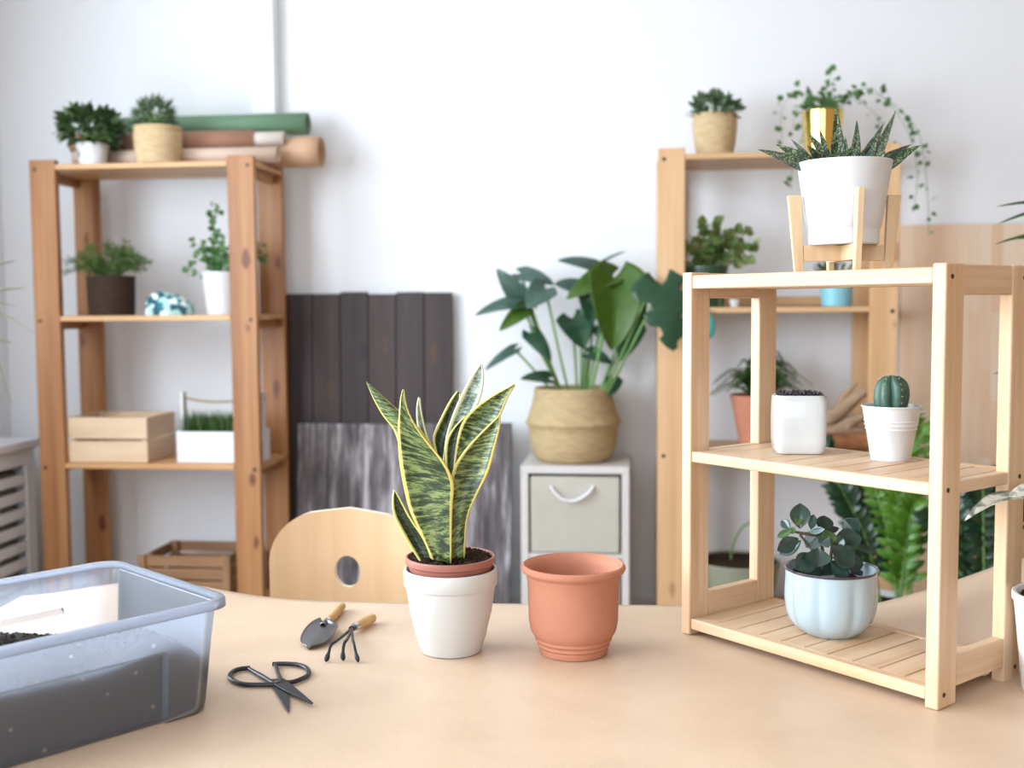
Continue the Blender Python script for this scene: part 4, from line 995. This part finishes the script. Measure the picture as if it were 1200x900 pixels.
# finger-jointed panel, right
M_fj, nt, b = newmat('finger_jointed_wood')
tc = nt.nodes.new('ShaderNodeTexCoord'); sp_ = N(nt, 'ShaderNodeSeparateXYZ'); nt.links.new(tc.outputs['Object'], sp_.inputs[0])
cb = N(nt, 'ShaderNodeCombineXYZ'); nt.links.new(sp_.outputs[2], cb.inputs[0]); nt.links.new(sp_.outputs[0], cb.inputs[1])
br = N(nt, 'ShaderNodeTexBrick'); nt.links.new(cb.outputs[0], br.inputs['Vector'])
br.inputs['Color1'].default_value = (0.70, 0.44, 0.28, 1); br.inputs['Color2'].default_value = (0.76, 0.64, 0.50, 1); br.inputs['Mortar'].default_value = (0.74, 0.55, 0.38, 1)
br.inputs['Scale'].default_value = 1; br.inputs['Brick Width'].default_value = .34; br.inputs['Row Height'].default_value = .042; br.inputs['Mortar Size'].default_value = .0006; br.offset = .37
gn = noise_t(nt, coords(nt, (60, 60, 3)), 1, 4); nt.links.new(mixc(nt, .25, br.outputs[0], ramp(nt, gn, [(.3, (0.66, 0.44, 0.28)), (.7, (0.88, 0.72, 0.54))])), b.inputs['Base Color']); b.inputs['Roughness'].default_value = .45
A_ = aty(1056, 264, 4.47); o = thing('jointed_wood_panel', 'tall light finger-jointed wood panel leaning on the wall at the right', 'panel', V((A_.x, 4.38, .001)))
ln = sqrt(A_.z ** 2 + .09 ** 2); o.rotation_euler = (-atan2(.09, A_.z), 0, 0)
MB().box(0, 1.25, 0, .018, 0, ln).build('board', M_fj, o, bevel=.002)

# ------------------------------------------------------------------ cube cabinet with fabric drawers, monstera in belly basket
cy = 4.115; A_ = aty(610, 546, cy); B_ = aty(737.5, 546, cy); cwid = B_.x - A_.x; czt = A_.z; cdep = .39
cb_ = thing('cube_cabinet', 'narrow white cube cabinet with beige fabric drawers under the monstera', 'cabinet', V((A_.x, cy, 0)))
Tt = .028
MB().box(0, Tt, 0, cdep, 0, czt - Tt).box(cwid - Tt, cwid, 0, cdep, 0, czt - Tt).box(0, cwid, 0, cdep, czt - Tt + .0002, czt).box(Tt, cwid - Tt, 0, cdep, .0, Tt).box(Tt, cwid - Tt, .002, cdep, czt * .5 - .012, czt * .5 + .006).box(Tt, cwid - Tt, cdep - .01, cdep - .001, Tt, czt - Tt).build('body', plain('shaded_cabinet_white', (0.62, 0.59, 0.56), .5), cb_, bevel=.0015)  # white toned to warm grey, shade on the cabinet painted into the colour
M_lin = plain('beige_linen', (0.50, 0.47, 0.41), .9, var=.05, bscale=500, bstr=.3, spec=.1)
M_hnd = plain('white_strap', (0.84, 0.84, 0.86), .5)
for (z0, z1) in ((czt * .5 + .008, czt - Tt - .012), (Tt + .002, czt * .5 - .026)):
    dr = MB().box(Tt + .008, cwid - Tt - .008, .006, cdep - .02, z0, z1).build('drawer', M_lin, cb_, bevel=.006)
    zc_ = z1 - .045; xm = cwid * .47
    MB().tube([V(q) for q in interp([(xm - .075, .006, zc_ + .010), (xm - .066, -.012, zc_ - .006), (xm - .035, -.016, zc_ - .034), (xm, -.017, zc_ - .042), (xm + .035, -.016, zc_ - .032), (xm + .070, -.012, zc_ - .004), (xm + .080, .006, zc_ + .010)], 26)], .0065, 10, flat=.6).build('strap_handle', M_hnd, dr)
mc = V((X_at(671, 4.29), 4.29, czt + .0005)); s = depth(mc) / FPX
mo = thing('monstera_plant', 'large monstera in a round belly basket on the white cube cabinet', 'plant', mc)
bz = 84 * s
MB().lathe(interp([(38 * s, 0), (44 * s, 4 * s), (49 * s, 14 * s), (51 * s, 26 * s), (51.5 * s, 36 * s), (53.5 * s, 42 * s), (55.5 * s, 44.5 * s), (54.5 * s, 47.5 * s), (52 * s, 53 * s), (49 * s, 63 * s), (46 * s, 76 * s), (45.5 * s, 84 * s), (43.5 * s, 84.5 * s), (43 * s, 76 * s), (41 * s, 60 * s)], 44), n=56).build('basket', M_seag2, mo, smooth=60)
soil_disc('soil', 44 * s, 66 * s, mo, M_soil, 2, grains=0)
G_mon = leafm('monstera_green', (0.025, 0.10, 0.045), (0.05, 0.15, 0.075), .25, .12, 25)
G_mong = leafm('monstera_fresh', (0.07, 0.19, 0.015), (0.13, 0.27, 0.03), .3, .25, 25)
G_mons = leafm('monstera_sheen', (0.06, 0.15, 0.11), (0.13, 0.24, 0.19), .28, .08, 25)
zz_ = 4.2857; OF = (540, 270); md = depth(mc)
ML = [((335, 372), (70, 412), 120, G_mons, -.02, (-.2, 1.0), 0), ((320, 400), (195, 500), 95, G_mong, -.04, (.2, .4), 0), ((330, 370), (180, 195), 130, G_mons, .0, (-.6, .5), 0), ((300, 215), (470, 262), 120, G_mons, .0, (0, .9), 0), ((425, 290), (330, 385), 150, G_mons, -.09, (.1, .5), 0),
      ((690, 185), (490, 140), 95, G_mons, .02, (.1, .7), 0), ((690, 182), (825, 98), 26, G_mons, .02, (.1, .8), 0), ((610, 290), (475, 262), 120, G_mons, .0, (.1, .7), 0),
      ((770, 235), (765, 600), 300, G_mong, -.14, (.15, .2), 0), ((760, 235), (530, 335), 150, G_mong, -.12, (-.2, .5), 0), ((560, 440), (620, 590), 190, G_mon, .0, (.1, .3), 0), ((350, 515), (455, 650), 105, G_mon, -.04, (.2, .3), 0),
      ((860, 480), (800, 655), 150, G_mon, -.03, (0, .2), 0), ((270, 595), (120, 695), 66, G_mons, .0, (0, .8), 0), ((440, 745), (302, 740), 80, G_mon, -.08, (0, .6), 0),
      ((1010, 270), (1075, 600), 300, G_mon, -.27, (.1, .25), 3), ((960, 270), (850, 300), 100, G_mons, -.22, (0, .5), 0), ((770, 745), (750, 830), 95, G_mon, -.07, (0, .4), 0), ((640, 620), (760, 665), 90, G_mon, .0, (0, .6), 0), ((880, 330), (905, 480), 110, G_mon, -.02, (.3, .3), 0), ((640, 300), (655, 480), 130, G_mon, .02, (.1, .3), 0), ((700, 470), (860, 520), 140, G_mon, -.01, (0, .3), 0)]
def mpt(x, y, dd): return atd(OF[0] + x / zz_, OF[1] + y / zz_, md + dd) - mc
sm = MB()
for i, (B_, T_, w, mt, dd, (nx_, nz2), cuts) in enumerate(ML):
    B3, T3 = mpt(B_[0], B_[1], dd), mpt(T_[0], T_[1], dd - .05)
    leaf(MB(), B3, T3, w / zz_ * md / FPX, -FWD + RIGHT * nx_ + UP * nz2, 'heart', fold=(.45 if mt is G_mong else (-.12 if i % 2 else .22)), bend=.08, droop=.08, back=.22, nu=14, nv=22, cuts=cuts, seed=i).build('leaf', mt, mo, smooth=80, solid=.0008)
    bx_ = 600 + ((B_[0] - 600) * .25); P0 = mpt(bx_, 880, dd * .3); Pm = mpt(B_[0] * .55 + bx_ * .45, (B_[1] + 880) / 2 - 20, dd * .8)
    MB().tube([V(q) for q in interp([tuple(P0), tuple(Pm), tuple(B3)], 10)], .0048, 8).build('leaf_stalk', M_stem, mo, smooth=80)

# ------------------------------------------------------------------ right rack contents
y = 4.25; p = spot(837, y, RB[0]); s = depth(p) / FPX
o = thing('potted_plant', 'small-leaved plant in a woven seagrass pot on the right rack top', 'plant', p)
simple_pot(o, 21 * s, 25.5 * s, 49 * s, M_seag, lip=.002, bulge=1.5 * s); soil_disc('soil', 22 * s, 45 * s, o, M_soil, 2, grains=0)
shrub(o, (0, 0, 56 * s), 28 * s, 15 * s, 300, 10 * s, G_mid, 52, 'ovate', .55, base=(0, 0, 45 * s))
y = 4.25; p = spot(962, y, RB[0]); s = depth(p) / FPX
o = thing('potted_ivy', 'trailing ivy in a shiny gold pot on top of the right rack', 'plant', p)
simple_pot(o, 20 * s, 24 * s, 50 * s, plain('polished_brass', (0.85, 0.62, 0.18), .18, 1.0, var=.02), lip=.001); soil_disc('soil', 20 * s, 46 * s, o, M_soil, 2, grains=0)
vines(o, [[(0, 46), (-5, 62), (-20, 70), (-40, 66), (-48, 45), (-46, 20)], [(0, 46), (5, 70), (12, 88)], [(0, 46), (10, 66), (30, 70), (46, 64)], [(0, 46), (14, 62), (48, 72), (70, 55), (88, 30), (98, 5), (104, -30), (100, -70)], [(0, 46), (-12, 60), (-28, 56), (-36, 30)], [(0, 46), (-2, 60), (-10, 72), (-28, 78)], [(0, 46), (8, 56), (20, 60)], [(0, 46), (-8, 56), (-18, 58)], [(0, 46), (24, 66), (56, 50), (70, 25), (74, 8)], [(0, 46), (0, 62), (0, 74), (8, 92)], [(0, 46), (-20, 30), (-35, -10), (-38, -40)],
      [(0, 46), (12, 58), (60, 70), (104, 34), (116, 0), (122, -50), (124, -95)], [(-12, 46), (-6, 52), (4, 50), (16, 52)], [(-16, 47), (-10, 54), (8, 53)]], s, 2, 8, G_ivy, 61, .06)
# variegated plant on second board
y = 4.25; p = spot(826, y, RB[1]); s = depth(p) / FPX
o = thing('potted_plant', 'variegated pothos with cream leaf edges in a dark green pot, right rack', 'plant', p)
simple_pot(o, 22 * s, 27 * s, 48 * s, plain('dark_green_glaze', (0.03, 0.07, 0.035), .35)); soil_disc('soil', 22 * s, 44 * s, o, M_soil, 2, grains=0)
vines(o, [[(0, 44), (-6, 62), (-14, 78)], [(0, 44), (4, 66), (6, 92)], [(0, 44), (14, 60), (28, 76), (40, 78)], [(0, 44), (-12, 56), (-18, 64)], [(0, 44), (22, 62), (44, 72), (54, 80)], [(0, 44), (10, 72), (20, 86)], [(0, 44), (18, 54), (38, 62), (44, 60)], [(0, 44), (0, 70), (-6, 88)], [(0, 44), (12, 80)], [(0, 44), (-6, 60), (2, 76)], [(0, 44), (30, 66), (36, 84)]], s, 1, 13, G_var, 71, .03)
MB().tube([V((12 * s, -20 * s, 44 * s)), V((16 * s, -27 * s, 30 * s)), V((15 * s, -.105, -3 * s)), V((15 * s, -.125, -14 * s))], .0012, 5).build('trailing_stem', M_stem, o)
# turquoise watering cup hanging stem leaf (a small teal scoop hanging from the board)
y = 4.12; P0 = aty(833, 352, y); s = depth(P0) / FPX
o = thing('hanging_scoop', 'small teal scoop hanging from the right rack board, mostly hidden', 'scoop', V((X_at(831, RY - .012), RY - .012, 1.262 - .02)))
MB().tube([V((0, 0, .012)), V((0, 0, -.01)), V((0, 0, -.02)), V((0, 0, -.06)), V((0, 0, -.085)), V((0, 0, -.092))], [.004, .006, .018, .022, .016, .004], 16, flat=.35, nrm=(0, 1, 0)).build('scoop_body', plain('teal_plastic', (0.05, 0.33, 0.30), .35), o)
# blue pot
y = 4.24; p = spot(981, y, RB[1]); s = depth(p) / FPX
o = thing('potted_plant', 'small leafy plant in a turquoise pot behind the plant stand', 'plant', p)
simple_pot(o, 17 * s, 19 * s, 26 * s, plain('turquoise_glaze', (0.22, 0.52, 0.62), .35)); soil_disc('soil', 15 * s, 22 * s, o, M_soil, 2, grains=0)
shrub(o, (-2 * s, 0, 36 * s), 18 * s, 13 * s, 90, 13 * s, G_dark, 82, 'lance', .35, base=(0, 0, 22 * s))
y = 4.22; p = spot(861, y, RB[1]); s = depth(p) / FPX
o = thing('small_white_cup', 'tiny white cup on the second board of the right rack', 'cup', p)
simple_pot(o, 5 * s, 6.5 * s, 9 * s, M_white, lip=.0008)
# fern in terracotta on third board
y = 4.27; p = spot(893, y, RB[2]); s = depth(p) / FPX
o = thing('potted_fern', 'bushy green fern in a terracotta pot seen through the tabletop shelf', 'plant', p)
simple_pot(o, 24 * s, 35 * s, 62 * s, M_terra); soil_disc('soil', 28 * s, 56 * s, o, M_soil, 2, grains=0)
rnd = random.Random(91); mb = MB(); sm = MB()
for k in range(80):
    a_ = rnd.uniform(0, 2 * pi); rch = rnd.uniform(.3, 1) * 55 * s; hgt = rnd.uniform(25, 62) * s * (1.15 - .65 * rch / (55 * s))
    b0 = V((cos(a_) * 6 * s, sin(a_) * 6 * s, 56 * s)); pts = [b0, b0 + V((cos(a_) * rch * .5, sin(a_) * rch * .35, hgt)), b0 + V((cos(a_) * rch, sin(a_) * rch * .6, hgt * .85 - 10 * s * (rch / (55 * s)) ** 2))]
    ip = [V(q) for q in interp([tuple(q) for q in pts], 14)]; sm.tube(ip, .001, 3)
    for i in range(2, 14):
        tdir = (ip[min(i + 1, 14)] - ip[i - 1]).normalized(); sd = tdir.cross(V((0, 0, 1))).normalized() if abs(tdir.z) < .98 else V((1, 0, 0))
        for sg in (-1, 1): leaf(mb, ip[i], ip[i] + (sd * sg + tdir * .5).normalized() * 10 * s * (1.1 - i / 16), 4.5 * s, V((0, -.4, 1)), 'lance', nu=2, nv=3)
mb.build('fronds', leafm('fern_deep_green', (0.03, 0.12, 0.02), (0.09, 0.22, 0.04), .45, .25), o, smooth=80); sm.build('stems', M_stem, o)
# driftwood and bark
M_drift = wood('driftwood', (0.48, 0.33, 0.22), (0.30, 0.19, 0.12), 'x', 40, 8, .8)
y = 4.22; p = spot(985, y, RB[2]); s = depth(p) / FPX
o = thing('driftwood_root', 'pale twisted driftwood root lying on the right rack behind the cactus', 'driftwood', p)
mb = MB(); rnd = random.Random(6)
for pts, r in (([(-36, 22), (-20, 30), (0, 44), (20, 62), (34, 70)], [5, 8, 9, 7, 3]), ([(-34, 10), (-10, 18), (10, 30), (30, 40)], [4, 8, 8, 4]), ([(-20, 28), (0, 20), (22, 22), (38, 16)], [5, 7, 6, 3]), ([(0, 44), (4, 60), (20, 78)], [6, 5, 2]), ([(10, 30), (16, 14), (14, 5)], [6, 6, 5]), ([(-34, 10), (-30, 6), (-26, 4)], [4, 4, 3])):
    ip = interp([(a_ * s, rnd.uniform(-.01, .01), b_ * s, r_ * s) for (a_, b_), r_ in zip(pts, r)], 16)
    mb.tube([V(q[:3]) + V((0, 0, .002 * noise.noise(V(q[:3]) * 60))) for q in ip], [max(.002, q[3] * (1 + .25 * noise.noise(V(q[:3]) * 80))) for q in ip], 10)
mb.build('branches', M_drift, o, smooth=80)
p2 = spot(992, 4.155, RB[2]); o = thing('bark_log', 'short reddish-brown bark log in front of the driftwood root', 'log', p2)
mb = MB(); pts = [V((-24 * s + 52 * s * i / 10, 0, 11.2 * s)) for i in range(11)]; mb.tube(pts, [10.5 * s * (1 + .06 * sin(i * 2.1)) for i in range(11)], 16).build('bark', wood('red_bark', (0.42, 0.17, 0.06), (0.18, 0.07, 0.03), 'x', 40, 12, .85), o, smooth=60)
# planter with soil and thin arching stem on the bottom board
y = 4.27; p = spot(868, y, RB[3]); s = depth(p) / FPX; hh_ = .20
o = thing('green_planter', 'grey-green planter of dark soil with one thin arching stem, low right rack', 'planter', p)
simple_pot(o, .12, .155, hh_, plain('grey_green_clay', (0.26, 0.27, 0.19), .7)); soil_disc('soil', .145, hh_ - .006, o, M_soil, 4, grains=40)
MB().tube([V(q) for q in interp([(-.03, 0, hh_ - .01), (-.02, 0, hh_ + .06), (.02, 0, hh_ + .13), (.10, 0, hh_ + .16)], 12)], .004, 6).build('stem', M_stem, o)
# ------------------------------------------------------------------ floor plants right of the rack
def zz_plant(name, label, px, y, base_z, potr, poth, stems, mat, seed, lsz=.05, potm=None):
    p = V((X_at(px, y), y, 0)); o = thing(name, label, 'plant', p, group='leafy plants on the floor beside the right rack'); rnd = random.Random(seed)
    simple_pot(o, potr * .8, potr, poth, potm or M_whitem); soil_disc('soil', potr - .01, poth - .02, o, M_soil, 4, grains=0)
    mb = MB(); sm = MB()
    for (dx, dy, top_) in stems:
        b0 = V((rnd.uniform(-.03, .03), rnd.uniform(-.03, .03), poth - .02)); e = V((dx, dy, top_))
        ip = [V(q) for q in interp([tuple(b0), tuple(b0.lerp(e, .5) + V((-dx * .12, 0, .03))), tuple(e)], 16)]; sm.tube(ip, [.006 - .004 * i / 16 for i in range(17)], 6)
        for i in range(4, 17):
            tdir = (ip[min(i + 1, 16)] - ip[i - 1]).normalized(); sd = tdir.cross(V((0, 1, 0))).normalized()
            for sg in (-1, 1):
                d = (sd * sg + tdir * .7 + V((0, rnd.uniform(-.4, .4), 0))).normalized(); leaf(mb, ip[i], ip[i] + d * lsz * rnd.uniform(.8, 1.1), lsz * .42, V((0, -1, .5)) + rv(rnd) * .4, 'ovate', fold=.2, nu=4, nv=5)
    mb.build('leaves', mat, o, smooth=80); sm.build('stems', M_stem, o); return o
G_zz = leafm('zz_green', (0.08, 0.28, 0.02), (0.24, 0.52, 0.06), .3, .25, 25)
G_zzd = leafm('dark_glossy_green', (0.012, 0.05, 0.02), (0.03, 0.10, 0.035), .3, .1, 25)
zz_plant('zz_plant', 'bright green upright zz plant standing on the floor behind the tabletop shelf', 1062, 3.75, 0, .11, .25, [(-.05, 0, .84), (.06, .02, .86), (.0, -.04, .80), (.10, 0, .74), (-.10, .03, .72), (.03, .05, .88), (-.03, -.03, .70), (.02, -.06, .62)], G_zz, 5, .062)
zz_plant('dark_leafy_plant', 'dark green leaning plant left of the bright zz plant', 1032, 3.95, 0, .11, .25, [(-.26, 0, .88), (-.18, .02, .76), (-.05, -.03, .70), (-.12, -.03, .62), (.02, 0, .60)], G_zzd, 7, .07)
zz_plant('dark_leafy_plant', 'dark green plant seen between the right posts of the tabletop shelf', 1150, 3.6, 0, .11, .25, [(-.07, 0, .70), (.02, 0, .73), (.08, 0, .70), (-.02, .04, .66), (.14, .02, .66), (-.13, .02, .60)], G_zzd, 8, .07)

# ------------------------------------------------------------------ radiator cover on the left wall
xr_ = -2.455; zr_ = .748; yb_ = 4.30; ya_ = 2.9
rc_ = thing('radiator_cover', 'white slatted radiator cover along the left wall', 'radiator cover', V((ROOM_L + .016, ya_, 0)))
dx_ = xr_ - ROOM_L - .016; ly_ = yb_ - ya_
MB().box(0, dx_ + .02, -.02, ly_, zr_ - .035, zr_).build('top', M_whitem, rc_, bevel=.006)
mb = MB().box(dx_ - .018, dx_, 0, .06, 0, zr_ - .036).box(dx_ - .018, dx_, ly_ - .095, ly_ - .03, 0, zr_ - .036).box(dx_ - .018, dx_, .0602, ly_ - .0952, zr_ - .10, zr_ - .036).box(dx_ - .018, dx_, .0602, ly_ - .0952, 0, .08).box(dx_ - .018, dx_, ly_ / 2 - .03, ly_ / 2 + .03, .0805, zr_ - .1005)
mb.build('frame', M_whitem, rc_, bevel=.002)
for k in range(8):
    z0 = .095 + k * .068; MB().box(dx_ - .012, dx_ - .003, .0605, ly_ - .0955, z0, z0 + .042).build('slat', M_whitem, rc_, bevel=.002)
MB().box(0, dx_ - .019, ly_ - .05, ly_ - .031, 0, zr_ - .036).build('end_panel', M_whitem, rc_, bevel=.002)
MB().box(0, dx_ - .019, 0, .019, 0, zr_ - .036).build('end_panel', M_whitem, rc_, bevel=.002)
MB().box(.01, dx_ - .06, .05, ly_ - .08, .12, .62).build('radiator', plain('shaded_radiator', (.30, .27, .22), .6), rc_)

# ------------------------------------------------------------------ plants reaching in from the edges
def arching(name, label, base, pot_r, pot_h, fronds, mat, w, potm, seed, kind='blade'):
    o = thing(name, label, 'plant', base); simple_pot(o, pot_r * .75, pot_r, pot_h, potm); soil_disc('soil', pot_r - .008, pot_h - .015, o, M_soil, 4, grains=0)
    rnd = random.Random(seed)
    for pts in fronds:
        P = [(0, 0, pot_h - .016)] + [tuple(V(q) - V(base)) for q in pts]; ip = [V(q) for q in interp(P, 24)]; mb = MB(); rows = []
        for i, q in enumerate(ip):
            t_ = i / 24; td = (ip[min(i + 1, 24)] - ip[max(i - 1, 0)]).normalized(); sd = td.cross(V((0, 0, 1)))
            sd = sd.normalized() if sd.length > .05 else V((0, 1, 0)); nn = sd.cross(td); ww = w * (.35 + .65 * min(1, t_ * 4)) * (1 - t_ ** 3)
            sd = (sd * .8 + nn * .6).normalized() if kind == 'blade' else sd
            rows.append([q - sd * ww / 2 + nn * ww * .15, q, q + sd * ww / 2 + nn * ww * .15])
        mb.grid(rows).build('leaf', mat, o, smooth=80, solid=.0006)
    return o
dp = 3.3; lb = V((X_at(-70, 3.30), 3.30, zr_)); lb = V((-2.52, 3.42, zr_ + .0005))
def lp(px, py, d=3.5): return atd(px, py, d)
arching('palm_plant', 'wispy olive-green palm reaching in at the left edge', lb, .10, .16,
        [[lp(-60, 380), lp(-20, 366), lp(10, 372), lp(40, 390)], [lp(-60, 330), lp(-20, 340), lp(34, 337)], [lp(-70, 380), lp(-20, 390), lp(-4, 420), lp(14, 475)], [lp(-60, 360), lp(-20, 352), lp(20, 360)], [lp(-60, 400), lp(-10, 398), lp(14, 402)], [lp(-70, 380), lp(-14, 400), lp(8, 460)], [lp(-70, 300), lp(-20, 312), lp(20, 305)], [lp(-80, 420), lp(-20, 430), lp(2, 470)]],
        leafm('olive_palm', (0.20, 0.23, 0.10), (0.36, 0.38, 0.22), .5, .3), .018, M_whitem, 3)
rb = V((1.62, 2.75, 0.0)); dr_ = 2.55
def rp2(px, py, d=2.55): return atd(px, py, d)
stl = thing('plant_stool', 'round white stool under the palm at the right edge', 'stool', V((1.62, 2.75, 0)))
MB().lathe([(.001, .53), (.15, .53), (.16, .535), (.16, .555), (.15, .56), (.001, .56)], n=40, cap0=False).build('seat', M_whitem, stl)
for k in range(3): MB().tube([V((.13 * cos(k * 2.1), .13 * sin(k * 2.1), 0)), V((.10 * cos(k * 2.1), .10 * sin(k * 2.1), .53))], .012, 10).build('leg', M_whitem, stl)
rb = V((1.62, 2.75, .5605))
arching('palm_plant', 'dark green palm with drooping blades reaching in at the right edge', rb, .11, .18,
        [[rp2(1270, 255), rp2(1220, 238), rp2(1168, 242)], [rp2(1270, 260), rp2(1220, 248), rp2(1170, 262)], [rp2(1270, 290), rp2(1220, 275), rp2(1166, 286)], [rp2(1270, 300), rp2(1220, 280), rp2(1178, 281)], [rp2(1260, 420), rp2(1215, 428), rp2(1164, 438)], [rp2(1270, 430), rp2(1220, 450), rp2(1188, 440)], [rp2(1300, 200), rp2(1340, 180)], [rp2(1290, 300), rp2(1360, 320)]],
        leafm('palm_dark', (0.03, 0.10, 0.03), (0.10, 0.20, 0.06), .4, .2), .022, M_whitem, 4)
# variegated plant in rough white pot on the table, right edge
eb = atz(1252, 812, TZ)
rough = plain('rough_white_clay', (0.78, 0.74, 0.72), .85, var=.12, bscale=140, bstr=.8)
M_vg, nt, b = newmat('cream_variegated_leaf')
vn = noise_t(nt, coords(nt, (40, 40, 40)), 1, 3, .6, 1.0); nt.links.new(ramp(nt, vn, [(.42, (0.17, 0.21, 0.17)), (.5, (0.42, 0.45, 0.38)), (.56, (0.78, 0.77, 0.66))]), b.inputs['Base Color']); b.inputs['Roughness'].default_value = .35
o = thing('variegated_plant', 'cream and grey variegated plant in a rough white pot, right table edge', 'plant', eb)
de = depth(eb); se = de / FPX
simple_pot(o, 50 * se, 62 * se, 118 * se, rough); soil_disc('soil', 55 * se, 110 * se, o, M_soil, 5, grains=50)
def ep(px, py, dd=0): return atd(px, py, de + dd) - eb
for B_, T_, w, nn in (((1215, 588), (1130, 611), 26, UP - FWD * .25), ((1230, 592), (1180, 583), 34, UP - FWD * .5), ((1270, 590), (1330, 600), 40, UP - FWD), ((1250, 560), (1262, 500), 40, -FWD), ((1240, 640), (1300, 650), 40, UP - FWD)):
    B3, T3 = ep(*B_, .0), ep(*T_, -.02)
    leaf(MB(), B3, T3, w * se, nn, 'ovate', fold=.3, bend=.16, nu=8, nv=14).build('leaf', M_vg, o, smooth=80, solid=.0008)
    MB().tube([V(q) for q in interp([(0, 0, 108 * se), tuple(V((0, 0, 108 * se)).lerp(B3, .5) + V((0, 0, .02))), tuple(B3)], 8)], .0025, 8).build('stem', M_stem, o)
